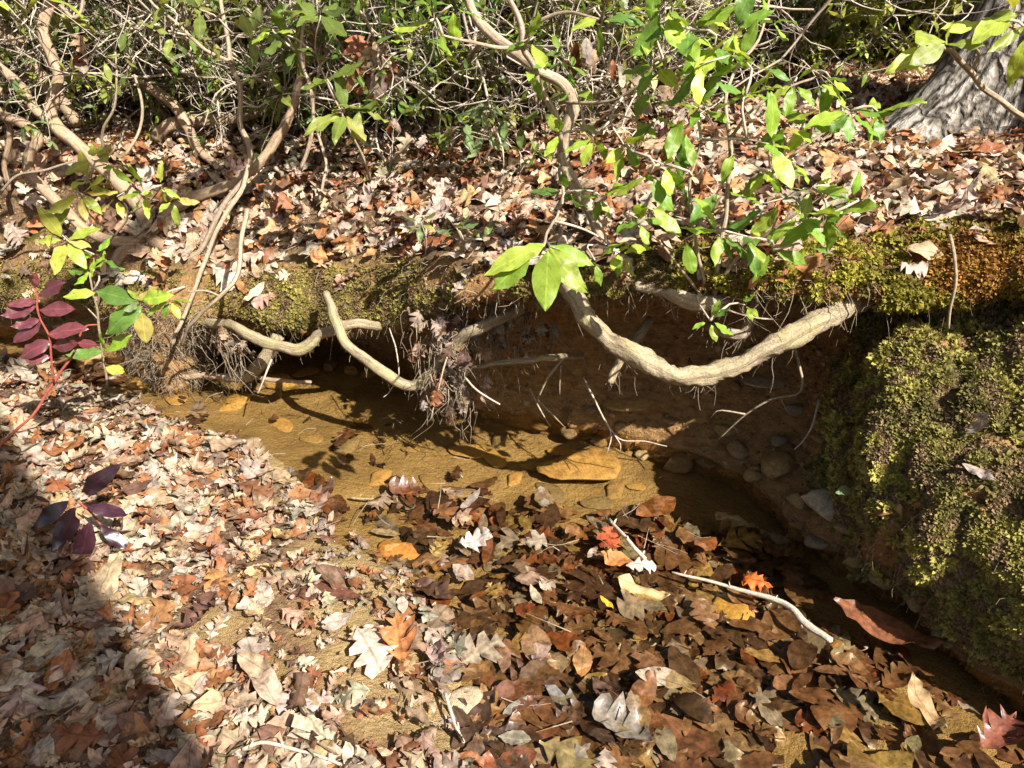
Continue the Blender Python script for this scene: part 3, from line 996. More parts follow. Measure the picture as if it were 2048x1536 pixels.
stone(178, 728, 95, 4, (.44, .31, .17), 'tan angular stone at the far water edge behind the purple sprig', .3)
stone(925, 1410, 85, 4, (.46, .38, .25), 'buff flat stone between wet leaves at the bottom of the photo', .5)
stone(1310, 1290, 40, 7, PALE, 'small white stone among the soaked leaves', 1.5)
wall = [(1450, 860, 55), (1480, 900, 65), (1420, 925, 50), (1510, 950, 55), (1385, 790, 36), (1590, 822, 55), (1470, 772, 34), (1345, 840, 40), (1560, 880, 50), (1640, 880, 40),
        (1200, 880, 48), (1140, 862, 50), (1085, 850, 40), (1240, 850, 36), (1180, 820, 34), (1710, 1120, 60), (1760, 1150, 70), (1640, 1080, 60), (1830, 1200, 60), (1700, 1060, 60), (1880, 1262, 44)]
for q, (px, py, w) in enumerate(wall):
    stone(px, py, w, [1, 2, 4, 7, 5][q % 5], [(.36, .24, .09), (.30, .21, .10), (.26, .20, .13)][q % 3], 'small brown stone bedded in the shaded soil of the bank', q * 1.3, sink=.4, group='stones bedded in the soil bank')
cave = [(560, 768, 70), (610, 752, 60), (660, 738, 50), (700, 745, 44), (740, 752, 40), (520, 775, 36)]
for q, (px, py, w) in enumerate(cave):
    stone(px, py, w, q * 5 + 3, [(.52, .36, .12), OC, GR][q % 3], 'yellowish stone in the mouth of the undercut hollow', q * .9, group='stones in the undercut')
bed = [(930, 905, 80), (985, 915, 60), (690, 900, 70), (620, 880, 50), (560, 850, 60), (470, 810, 70), (420, 790, 50), (860, 965, 50), (760, 960, 60), (1060, 935, 46), (1100, 985, 60), (1230, 985, 56),
       (1270, 975, 40), (540, 965, 60), (1000, 885, 50), (820, 900, 40), (350, 790, 60), (280, 770, 60), (1190, 1010, 70), (575, 965, 56), (1030, 960, 44), (1120, 905, 60), (1200, 905, 44)]
for q, (px, py, w) in enumerate(bed):
    stone(px, py, w, [0, 6, 3][q % 3], [OC, (.5, .33, .1), (.24, .19, .10), (.34, .24, .1)][q % 4], 'flat stone lying on the sandy creek bed under clear water', q * 2.1, sink=.5, group='stones on the sandy creek bed')

# ------------------------------------------------------------ exposed roots, twigs, sticks
def P3(pts):
    out, Y = [], None
    for p in pts:
        Y = p[2] if len(p) > 2 else Y
        out.append(at(p[0], p[1], Y))
    return out
def root(pts, r, label, mat='root_bark', name='exposed_root', cat='root', side=(), group=None, seed=0, wob=.006, rn=.14, sides=9):
    pp = P3(pts)
    base = pp[0]
    t = tube(pp, r, sides, .013, wob, rn, seed)
    if cat == 'root' and max(r) > .011:
        rs = np.random.default_rng(seed)
        dn = catmull(np.array([tuple(v) for v in pp]), 60)
        hairs = []
        for z in range(46):
            q = dn[rs.integers(3, 58)] + np.array([rs.normal(0, .006), -.006, -max(r) * .7])
            v = np.array([rs.normal(0, .5), rs.normal(0, .4), -1.0]); L = rs.uniform(.012, .07) * rs.random() + .008
            hp = [q]
            for _ in range(3):
                v = v * .7 + np.array([0, 0, -.3]) + rs.normal(0, .35, 3); hp.append(hp[-1] + v * L / 3)
            hairs.append(tube(hp, [.0013, .0005], 3, L / 3, cap=False))
        e = empty(name, base)
        link('main_root', tube_mesh(name, [t], M[mat]), e)
        link('rootlets', tube_mesh(name, hairs, M['pale_bark']), e)['kind'] = 'stuff'
        return tag(e, label, cat, group)
    if side:
        e = empty(name, base)
        link('main_root' if cat == 'root' else 'main_stem', tube_mesh(name, [t], M[mat]), e)
        for sp, sr in side:
            link('side_root' if cat == 'root' else 'side_twig', tube_mesh(name, [tube(P3(sp), sr, 6, .02, .004, .1, seed + 5)], M[mat]), e)
        return tag(e, label, cat, group)
    o = link(name, tube_mesh(name, [t], M[mat]))
    return tag(o, label, cat, group)
root([(1085, 535, 1.95), (1140, 580, 1.86), (1180, 640, 1.80), (1240, 692, 1.74), (1310, 735, 1.70), (1375, 757, 1.68), (1450, 737, 1.69), (1530, 700, 1.70), (1620, 652, 1.72), (1725, 605, 1.80)],
     [.019, .021, .023, .025, .025, .024, .024, .025, .027, .028], 'thick pale root bowing down in front of the shaded soil face', seed=1, rn=.26, sides=16)
root([(380, 640, 2.66), (430, 648, 2.52), (470, 655, 2.44), (540, 685, 2.36), (600, 698, 2.33), (640, 672, 2.33), (690, 650, 2.33), (740, 648, 2.36), (810, 668, 2.5)],
     [.012, .017, .018, .020, .021, .020, .018, .017, .012], 'wavy pale root running across the mouth of the undercut hollow', seed=2)
root([(655, 585, 2.36), (668, 635, 2.27), (695, 690, 2.22), (760, 740, 2.18), (825, 770, 2.16), (862, 745, 2.15), (910, 690, 2.13), (970, 650, 2.1), (1045, 618, 2.16)],
     [.014, .016, .017, .018, .019, .018, .018, .018, .016], 'hook shaped pale root dipping almost to the water', seed=3)
root([(560, 672, 2.5), (525, 722, 2.50), (488, 752, 2.56), (440, 756, 2.62)], [.022, .026, .024, .016], 'short thick mossy root slanting into the water at the hollow', seed=4, sides=10)
root([(330, 752, 2.62), (420, 752, 2.6), (520, 757, 2.58), (620, 765, 2.52)], [.010, .012, .010, .006], 'thin dark root lying along the water line', seed=6, mat='brown_bark')
root([(945, 735, 2.15), (1030, 722, 2.06), (1100, 716, 2.03), (1165, 712, 2.2)], [.007, .009, .010, .010], 'level grey root sticking out under the hanging debris', seed=7,
     side=[([(1125, 718, 2.03), (1095, 760, 2.0), (1072, 808, 1.98)], [.005, .002]), ([(1075, 800, 2.0), (1105, 830, 2.0), (1130, 855, 2.0)], [.004, .0015]), ([(1122, 730, 2.05), (1120, 790, 2.05)], [.004, .002])])
root([(1300, 640, 2.1), (1262, 690, 2.0), (1238, 730, 1.95), (1218, 762, 1.93)], [.014, .015, .013, .011], 'broken stub of root slanting down behind the bowed root', seed=8)
root([(1215, 545, 1.98), (1262, 565, 1.90), (1330, 580, 1.86), (1385, 603, 1.82), (1452, 598, 1.84)], [.017, .018, .020, .021, .018], 'bare bleached root end at the foot of the central shrub', mat='pale_bark', seed=9)
root([(1420, 650, 1.95), (1450, 662, 1.9), (1485, 665, 1.88), (1502, 640, 1.88), (1508, 600, 1.9)], [.012, .016, .017, .016, .014], 'knobbly curled root hanging under the lip', mat='pale_bark', seed=10)
TW = [
 ([(1168, 755, 2.12), (1185, 795, 2.05), (1212, 845, 2.0), (1240, 878, 1.98), (1290, 882, 1.96), (1335, 892, 1.95)], [.004, .0018], 'pale branching rootlet trailing down the soil face to the water',
   [([(1205, 830, 2.0), (1222, 870, 1.98), (1213, 905, 1.96)], [.003, .0012]), ([(1228, 868, 1.98), (1242, 890, 1.96), (1240, 905, 1.95)], [.0025, .001])]),
 ([(1590, 690, 1.95), (1598, 730, 1.9), (1603, 765, 1.88), (1592, 790, 1.88), (1540, 800, 1.9), (1490, 830, 1.92), (1440, 878, 1.95)], [.005, .003], 'rootlet with a soil clod hanging from the shaded bank',
   [([(1490, 828, 1.92), (1440, 820, 1.93), (1420, 835, 1.95)], [.003, .001]), ([(1560, 795, 1.9), (1580, 830, 1.9)], [.0025, .001])]),
 ([(1640, 800, 1.88), (1625, 850, 1.82), (1610, 880, 1.8), (1588, 900, 1.8)], [.004, .002], 'short white rootlet beside the edge of the moss mound', []),
 ([(1900, 470, 1.62), (1908, 520, 1.58), (1910, 565, 1.57), (1902, 610, 1.57), (1897, 655, 1.58)], [.0045, .0035], 'straight white twig hanging over the mossy lip', []),
 ([(780, 655, 2.3), (793, 700, 2.22), (798, 750, 2.2), (782, 780, 2.2), (765, 796, 2.2)], [.003, .002], 'dark thin twig dangling by the hook shaped root', []),
 ([(905, 690, 2.1), (885, 740, 2.06), (862, 838, 2.0)], [.005, .002], 'white twig poking down through the debris', []),
 ([(930, 755, 2.05), (955, 780, 2.0), (1000, 808, 1.98)], [.004, .003], 'short white broken twig under the debris', []),
 ([(1060, 775, 2.1), (1078, 815, 2.05), (1102, 852, 2.0)], [.004, .002], 'bent pale twig hanging near the water', []),
 ([(550, 700, 2.4), (535, 740, 2.36), (516, 785, 2.34)], [.005, .003], 'pale twig touching the water in front of the hollow', []),
 ([(495, 418, 2.5), (482, 480, 2.42), (475, 545, 2.34), (445, 590, 2.3), (405, 625, 2.3), (378, 655, 2.32), (362, 690, 2.36)], [.010, .006], 'long pale green twig curving down over the mossy bank', [([(440, 592, 2.3), (410, 582, 2.3), (375, 585, 2.3)], [.004, .003])]),
 ([(1925, 990, 1.36), (1960, 1010, 1.33), (1995, 1045, 1.3), (2040, 1075, 1.3)], [.004, .003], 'forked white twig lying on the moss mound', [([(1965, 1012, 1.33), (1972, 985, 1.34)], [.003, .002])]),
 ([(1570, 640, 1.84), (1500, 632, 1.8), (1440, 612, 1.82)], [.003, .003], 'thin twig under the lip by the small red leaves', []),
]
for q, (pts, r, lab, side) in enumerate(TW):
    root(pts, [v * .85 for v in r], lab, mat='pale_bark' if q % 2 else 'twig', name='hanging_twig', cat='twig', side=side, seed=30 + q, wob=.003, rn=.08, sides=6)
def stick(pts, z, r, label, mat='twig', seed=0, side=()):
    pp = [atz(px, py, zz) for (px, py), zz in zip(pts, z)]
    e = empty('stick', pp[0])
    link('shaft', tube_mesh('stick', [tube(pp, r, 8, .015, .003, .15, seed)], M[mat]), e)
    for k in range(3):
        i = 1 + k % (len(pp) - 1)
        a = pp[i - 1].lerp(pp[i], .3 + .2 * k)
        link('knot', tube_mesh('stick', [tube([a, a + Vector((.008 - .01 * (k % 2), .006, .012))], [r[0] * .8, r[0] * .3], 6, .01)], M[mat]), e)
    tag(e, label, 'stick')
stick([(1220, 1038), (1245, 1068), (1268, 1095), (1290, 1118)], [.02, .03, .03, .01], [.006, .005], 'lichen spotted short stick poking out of the shallows', seed=3)
stick([(1345, 1145), (1420, 1162), (1500, 1185), (1570, 1208), (1610, 1245), (1662, 1282)], [.006, .008, .01, .016, .012, .004], [.003, .004, .006, .0085, .009, .008], 'long crooked stick lying across the shallows', seed=4)
stick([(890, 1385), (905, 1430), (930, 1485)], [.05, .04, .03], [.004, .003], 'thin upright twig by the bottom stone', seed=5)
stick([(485, 1500), (530, 1485), (600, 1500), (680, 1530)], [.09, .10, .09, .08], [.004, .003], 'pale bent twig on the litter at the bottom edge', seed=6)
stick([(700, 995), (760, 1000), (830, 1008)], [-.02, -.02, -.02], [.004, .003], 'sunken twig on the sand of the creek bed', seed=7)

# ------------------------------------------------------------ moss, fringes, debris
def sample_bank(n, dens, seed):
    rs = np.random.default_rng(seed)
    a, b, c, d = (BV[BF[:, k]] for k in range(4))
    area = np.linalg.norm(np.cross(c - a, d - b), axis=1) * .5
    w = area * dens[BF].mean(1)
    ctr = (a + c) / 2
    px, py, dep = project(ctr)
    w = w * ((px > -150) & (px < 2200) & (py > -100) & (py < 1700)) / np.maximum(dep, .8) ** 1.2
    k = rs.choice(len(BF), n, p=w / w.sum())
    u, v = rs.random((2, n, 1))
    P = (a[k] * (1 - u) + b[k] * u) * (1 - v) + (d[k] * (1 - u) + c[k] * u) * v
    nr = np.cross(c[k] - a[k], d[k] - b[k]); nr /= np.linalg.norm(nr, axis=1)[:, None] + 1e-9
    s = np.sign((nr * (np.array([0, 0, CAMZ]) - P)).sum(1)); nr *= s[:, None]
    return P, nr, k
def tuft(seed, n=6):
    rs = np.random.default_rng(seed)
    V, F = [], []
    for q in range(n):
        a = rs.uniform(0, 6.28); lean = rs.uniform(.3, 1.2); L = rs.uniform(.55, 1.1)
        d = np.array([math.cos(a) * lean, math.sin(a) * lean, 1.0]); d = d / np.linalg.norm(d) * L
        s = np.array([-math.sin(a), math.cos(a), 0]) * rs.uniform(.13, .24)
        o = len(V)
        m = d * .55 + np.array([0, 0, .08])
        V += [(0, 0, -.1), tuple(m - s), tuple(m + s), tuple(d + np.array([0, 0, -.18 * lean]))]
        F += [(o, o + 1, o + 2), (o + 1, o + 3, o + 2)]
    return np.array(V), np.array(F), np.zeros((len(V), 2))
TUFTS = [('tuft', tuft(k)) for k in range(6)]
def moss_field(name, label, n, dens, palette, smin, smax, seed, rust=None):
    P, nr, k = sample_bank(n, dens, seed)
    sc = Scatter()
    rs = np.random.default_rng(seed + 1)
    px, py, _ = project(P)
    for i in range(n):
        p = Vector(P[i]); nn = (Vector(nr[i]) + Vector((0, 0, .35))).normalized()
        f = .5 + .9 * noise.fractal(p * 7, 1, 2, 3)
        g = .5 + .9 * noise.fractal(p * 23 + Vector((4, 4, 4)), 1, 2, 2)
        c = np.array(palette[0]) * (1 - min(1, max(0, f))) + np.array(palette[1]) * min(1, max(0, f))
        if g < .42: c = np.array(palette[2])
        if rust is not None and ((px[i] - rust[0]) / rust[2]) ** 2 + ((py[i] - rust[1]) / rust[3]) ** 2 < 1 + .5 * rs.normal():
            c = np.array((.34, .17, .035))
        c = c * rs.uniform(.6, 1.35)
        sc.add(TUFTS, i % 6, p + nn * .002, frame(nn, abs(rs.normal(0, .35)), rs.uniform(0, 6.28)), rs.uniform(smin, smax) * (.7 + .8 * max(0, g)), c, '')
    tag(link(name, sc.build(name, M['moss'])), label, 'moss', kind='stuff')
GREENS = [(.13, .11, .035), (.43, .38, .09), (.24, .165, .08)]
right_m = np.where((tt > 14.3) & (jj < 46), np.clip(moss * 1.4, 0, 1), 0)
moss_field('moss', 'thick yellow green moss covering the mound at the right', 30000, right_m, GREENS, .010, .021, 1)
lip_m = np.where((jj >= 44) & (jj < 70) & (tt > 12.2), np.where(moss > .3, moss, 0), 0)
moss_field('moss', 'rust and green moss on the overhanging lip at the right', 10000, lip_m, [(.16, .13, .025), (.38, .34, .045), (.24, .13, .04)], .010, .020, 2, rust=(1950, 530, 110, 60))
lip_l = np.where((jj >= 44) & (jj < 68) & (tt <= 12.2) & (tt > 2.5), np.where(moss > .3, moss, 0), 0)
moss_field('moss', 'short olive moss on the left and middle of the bank lip', 12000, lip_l, [(.13, .095, .03), (.33, .28, .07), (.20, .13, .06)], .007, .014, 3)

def fibers(name, label, n, dens, seed, lmin, lmax, rr, mat, down=1.0, spread=.35, cat='roots'):
    P, nr, k = sample_bank(n, dens, seed)
    rs = np.random.default_rng(seed)
    parts = []
    for i in range(n):
        L = rs.uniform(lmin, lmax) * rs.uniform(.4, 1)
        p = P[i]; d = nr[i] * (1 - down * .5) + rs.normal(0, spread, 3)
        g = np.array([0, 0, -1.0])
        pts = [p - nr[i] * .004]; v = d * .6 + g * .4 * down
        for z in range(4):
            v = v * .6 + g * .4 * down + rs.normal(0, spread, 3) * .75
            pts.append(pts[-1] + v * L * .25)
        parts.append(tube(pts, [rr * rs.uniform(.5, 1.4), rr * .3], 3, L / 4.2, cap=False))
    tag(link(name, tube_mesh(name, parts, M[mat])), label, cat, kind='stuff')
lipu = np.where((jj > 43) & (jj < 60) & (tt > 3) & (tt < 18), 1.0, 0.0)
fibers('hanging_rootlets', 'fringe of fine rootlets hanging from the bank lip', 1500, lipu, 5, .03, .11, .0011, 'root_bark')
fibers('dark_rootlets', 'dark fine rootlets on the soil face', 500, np.where((jj > 20) & (jj < 55) & (tt > 6) & (tt < 16), 1.0, 0.0), 6, .02, .08, .0009, 'brown_bark')
clump = np.where((tt > 5.3) & (tt < 6.8) & (jj > 9) & (jj < 58), 1.0, 0.0)
fibers('root_mat', 'shaggy mat of dry roots reaching down to the water at the left', 2400, clump, 7, .04, .13, .0014, 'pale_bark', down=.55, spread=.6)
dry_grass = np.where((tt > 12.6) & (tt < 14.6) & (jj > 52) & (jj < 66), 1.0, 0.0)
fibers('lip_roots', 'tangle of fine roots spilling over the middle of the bank lip', 1000, np.where((tt > 7.5) & (tt < 14.2) & (jj > 50) & (jj < 67), 1.0, 0.0), 10, .03, .12, .0015, 'pale_bark', down=.5, spread=.7)
fibers('foot_rootlets', 'fine roots hanging over the foot of the moss mound', 420, np.where((tt > 13.6) & (tt < 18.5) & (jj > 10) & (jj < 24), 1.0, 0.0), 9, .03, .13, .0013, 'pale_bark')
fibers('dry_grass', 'dry grass blades drooping over the lip above the bowed root', 260, dry_grass, 8, .10, .24, .0012, 'pale_bark', down=.5, spread=.5, cat='grass')

# debris caught in the hanging roots: shreds of leaves and twigs
def debris(name, label, c, box, n, nt, seed):
    rs = np.random.default_rng(seed)
    sc = Scatter(); parts = []
    for i in range(n):
        q = np.array([rs.normal(0, box[0]), rs.normal(0, box[1]), rs.uniform(-box[2], box[2])])
        p = Vector(c) + Vector(q)
        d = Vector((rs.normal(0, .45) + q[0] * 2, rs.normal(0, .4) - .25, -1)).normalized()
        z = Vector((rs.normal(0, 1), -1, .3)); z = (z - d * z.dot(d)).normalized()
        y = z.cross(d)
        col, _ = pick(DRY)
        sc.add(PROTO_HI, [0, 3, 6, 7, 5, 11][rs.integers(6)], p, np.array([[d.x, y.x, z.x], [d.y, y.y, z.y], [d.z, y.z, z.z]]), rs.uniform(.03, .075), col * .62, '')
    for i in range(nt):
        p = Vector(c) + Vector((rs.normal(0, box[0]), rs.normal(0, box[1]) - .02, rs.uniform(-box[2], box[2])))
        d = Vector((rs.normal(0, .35), rs.normal(0, .3), -1)) * rs.uniform(.05, .14)
        parts.append(tube([p, p + d * .33 + Vector(rs.normal(0, .010, 3)), p + d * .66 + Vector(rs.normal(0, .012, 3)), p + d], [rs.uniform(.0008, .0022), .0006], 3, .025, cap=False))
    e = empty(name, c)
    link('leaf_shreds', sc.build(name, M['dry_leaf']), e)['kind'] = 'stuff'
    link('dangling_twigs', tube_mesh(name, parts, M['pale_bark']), e)['kind'] = 'stuff'
    tag(e, label, 'debris')
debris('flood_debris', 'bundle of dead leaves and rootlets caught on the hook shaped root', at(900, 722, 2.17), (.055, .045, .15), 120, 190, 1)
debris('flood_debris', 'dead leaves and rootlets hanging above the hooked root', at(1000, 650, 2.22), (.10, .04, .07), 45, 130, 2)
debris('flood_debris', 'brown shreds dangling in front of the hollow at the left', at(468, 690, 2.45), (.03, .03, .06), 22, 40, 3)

# single dead leaves that catch the eye
SPK = [(1282, 1176, .145, 'beech', (.66, .46, .20), -.45, 'large yellow ribbed leaf floating flat in the shallows', .006), (1212, 1203, .05, 'long', (.72, .38, .03), -.9, 'small bright yellow leaf by the large ribbed leaf', .008),
 (1512, 1160, .085, 'maple', (.62, .15, .025), -.3, 'bright orange lobed leaf in the dark water under the bank', .006), (1222, 1082, .10, 'red_oak', (.42, .09, .03), 1.7, 'red brown oak leaf standing beside the short stick', .02),
 (1235, 1120, .095, 'beech', (.50, .20, .06), 2.8, 'orange brown oval leaf under the end of the short stick', .012), (1280, 1128, .085, 'white_oak', (.70, .60, .50), 0, 'whitish leaf under the tip of the short stick', .012),
 (640, 1185, .20, 'long', (.13, .055, .035), -.15, 'long dark brown strap leaf lying on the sand', .012), (735, 1290, .14, 'white_oak', (.62, .48, .37), -1.0, 'big pale curled oak leaf at the edge of the sand', .03),
 (800, 1285, .15, 'red_oak', (.50, .20, .07), 1.8, 'orange brown curled oak leaf beside the big pale one', .03), (1850, 1420, .15, 'long', (.40, .255, .12), 1.75, 'tan rolled leaf standing at the bottom right corner', .05),
 (1760, 1250, .26, 'long', (.19, .07, .03), -.62, 'long brown strap leaf along the shaded right edge', .012), (1165, 1322, .085, 'beech', (.33, .17, .06), 1.4, 'rounded brown leaf lying flat below the yellow stone', .003),
 (1970, 880, .08, 'white_oak', (.36, .30, .25), .3, 'crumpled grey leaf lying on the moss mound', .03), (1952, 950, .07, 'long', (.36, .29, .24), -.9, 'narrow grey leaf on the moss below the crumpled one', .02),
 (1990, 1470, .14, 'red_oak', (.19, .065, .04), .6, 'wet red leaf in the bottom right corner', .02), (945, 1085, .11, 'white_oak', (.56, .47, .40), .4, 'pale grey oak leaf breaking the water surface', .012)]
for q, (px, py, s, k, c, yaw, lab, dz) in enumerate(SPK):
    p, n = hit(px, py)
    z = max(p.z, 0) + dz
    pr = PROTO_HI if s < .16 or k != 'long' else PROTO_FLAT
    i = [j for j, e in enumerate(pr) if e[0] == k][q % 3]
    mat = M['dry_leaf'] if q not in (6, 10, 14) else M['wet_leaf']
    o = link('fallen_leaf', proto_mesh(pr, i, mat))
    onm = px > 1900 and py < 1000
    loc = p + n * dz if onm else atz(px, py, z)
    nn = n if onm else Vector((0, -.12, 1)).normalized()
    fx = Vector((math.cos(yaw), math.sin(yaw), 0)); fx = (fx - nn * fx.dot(nn)).normalized(); fy = nn.cross(fx)
    o.matrix_world = Matrix.Translation(loc) @ Matrix(((fx.x, fy.x, nn.x), (fx.y, fy.y, nn.y), (fx.z, fy.z, nn.z))).to_4x4() @ Matrix.Scale(s, 4)
    o.color = (*c, 1)
    tag(o, lab, 'leaf')

# crumbs of soil and grit on the bare faces
def crumb(seed):
    rs = np.random.default_rng(seed)
    V = np.array([(1, 0, 0), (-1, 0, 0), (0, 1, 0), (0, -1, 0), (0, 0, 1), (0, 0, -1)], float) * rs.uniform(.45, 1.1, (6, 1)) + rs.normal(0, .18, (6, 3))
    F = np.array([(0, 2, 4), (2, 1, 4), (1, 3, 4), (3, 0, 4), (2, 0, 5), (1, 2, 5), (3, 1, 5), (0, 3, 5)])
    return V, F, np.zeros((6, 2))
CRUMB = [('crumb', crumb(k)) for k in range(8)]
dens = np.where((jj > 8) & (jj < 68) & (tt > 2.5) & (tt < 19) & near, 1 - .8 * np.clip(moss, 0, 1), 0)
P, nr, _ = sample_bank(9500, dens, 77)
sc = Scatter(); rs = np.random.default_rng(77)
for i in range(len(P)):
    k = .5 + noise.fractal(Vector(P[i]) * 9, 1, 2, 2)
    c = np.array([(.30, .165, .06), (.38, .23, .095), (.20, .105, .045), (.42, .30, .16)][rs.integers(4)]) * rs.uniform(.7, 1.25)
    sc.add(CRUMB, i % 8, P[i], frame(nr[i], rs.uniform(0, 1), rs.uniform(0, 6.28)), float(np.clip(rs.lognormal(math.log(.0055), .6), .002, .024)) * max(.5, k + .4), c, '')
tag(link('soil_crumbs', sc.build('soil_crumbs', M['moss'])), 'crumbs of ochre soil and grit on the bare bank face', 'soil', kind='stuff')

# ------------------------------------------------------------ living shrubs
LAUREL = [('laurel', leaf_proto('laurel', 700 + k, 8, 5, .95, cup=[.8, -1.2, 1.6, -.6, .4, -1.8][k % 6])) for k in range(12)]
LAUREL_LO = [('laurel', leaf_proto('laurel', 750 + k, 4, 3, .7)) for k in range(8)]
GREEN = [(.20, .31, .035), (.26, .37, .045), (.16, .28, .035), (.30, .37, .05), (.12, .22, .04)]
YELLOW = [(.34, .36, .06), (.28, .34, .05), (.40, .34, .09), (.24, .30, .05)]
GREYG = [(.16, .22, .09), (.20, .25, .11), (.12, .18, .06)]
PLUM = [(.13, .034, .036), (.16, .045, .045), (.10, .026, .03)]
DPLUM = [(.026, .009, .013), (.034, .010, .016), (.020, .008, .011)]
OLIVE = [(.14, .18, .035), (.19, .22, .045), (.10, .14, .03), (.24, .24, .06)]

HALF = Vector((.50, -.60, .63))
def leaf_obj(parent, A, d, up, L, wid, col, mat, rs):
    d = Vector(d).normalized()
    z = Vector(up) - d * Vector(up).dot(d)
    if z.length < .05: z = Vector((0, -1, .2)) - d * Vector((0, -1, .2)).dot(d)
    z.normalize()
    y = z.cross(d)
    m = Matrix(((d.x, y.x, z.x), (d.y, y.y, z.y), (d.z, y.z, z.z)))
    k = int(rs.integers(len(LAUREL)))
    o = bpy.data.objects.new('leaf', proto_mesh(LAUREL, k, mat))
    COL.objects.link(o)
    o.parent = parent
    c = m @ Vector((.45 * L, 0, 0))
    o.matrix_basis = Matrix.Translation(Vector(A) + c - (Vector(parent.location) if parent.type == 'EMPTY' else Vector((0, 0, 0)))) @ m.to_4x4() @ Matrix.Diagonal((L, L * wid * .84, L, 1))
    v = rs.uniform(.75, 1.3)
    o.color = (*[float(min(.8, q * v)) for q in col], 1)
    return o
TOCAM = Vector((0, -.75, .66))
def whorl(parent, E, axis, n, L, wid, pal, mat, rs, droop=.35, petiole=.012):
    axis = Vector(axis).normalized()
    u = axis.orthogonal().normalized(); w = axis.cross(u)
    a0 = rs.uniform(0, 6.28)
    for k in range(n):
        a = a0 + 6.28 * k / n + rs.normal(0, .25)
        out = u * math.cos(a) + w * math.sin(a)
        d = out * rs.uniform(.75, 1.05) + axis * rs.uniform(.05, .6) + Vector((0, 0, -droop * rs.uniform(.3, 1.4)))
        d.normalize()
        up = Vector((0, 0, 1)) * .9 + TOCAM * .5 + Vector(rs.normal(0, .25, 3))
        leaf_obj(parent, E + d * petiole, d, up, L * rs.uniform(.62, 1.12), wid * rs.uniform(.85, 1.15), pal[rs.integers(len(pal))], mat, rs)

def shrub(name, label, base, stems, sprigs, bark='pale_bark', pal=GREEN, seed=0, wid=1.25, mat='green_leaf', twigmat='twig', cat='shrub', pairs=(), twigr=.0028):
    rs = np.random.default_rng(seed)
    e = empty(name, base)
    dense = []
    for q, (pts, r) in enumerate(stems):
        pp = P3(pts)
        R0 = [v * (.8 if max(r) > .02 else 1.0) for v in r]
        link('stem', tube_mesh('stem', [tube(pp, R0, 9 if max(R0) > .012 else 6, .022, .004, .12, seed + q)], M[bark]), e)
        dense += [Vector(v) for v in catmull(np.array([tuple(p) for p in pp]), 14)]
    for px, py, Y, n, L, *more in sprigs:
        E = at(px, py, Y)
        pl = more[0] if more else pal
        droop = more[1] if len(more) > 1 else .35
        S = min(dense, key=lambda v: (v - E).length + (.5 * max(0, v.z - E.z)))
        S = min(dense, key=lambda v: abs((v - S).length - .06) + .2 * (v - E).length) if (S - E).length < .05 else S
        mid = S.lerp(E, .55) + Vector((rs.normal(0, .02), rs.normal(0, .02), -.04 * (E - S).length + .015))
        tw = link('twig', tube_mesh('twig', [tube([S, mid, E], [twigr * 1.5, twigr, twigr * .7], 5, .03, .003, .05, seed)], M[twigmat]), e)
        ax = (E - mid).normalized() + Vector((0, -.15, .35))
        whorl(tw, E, ax, n, L, wid, pl, M[mat], rs, droop)
        dense += [mid, E]
    for A, Bp, Y, w, c in pairs:                         # single leaves given by foot and tip
        p0, p1 = at(A[0], A[1], Y), at(Bp[0], Bp[1], Y - .02)
        d = p1 - p0
        leaf_obj(e, p0, d, (HALF if mat == 'purple_leaf' else TOCAM) + Vector(rs.normal(0, .15, 3)), d.length, w, c[rs.integers(len(c))], M[mat], rs)
    return tag(e, label, cat)

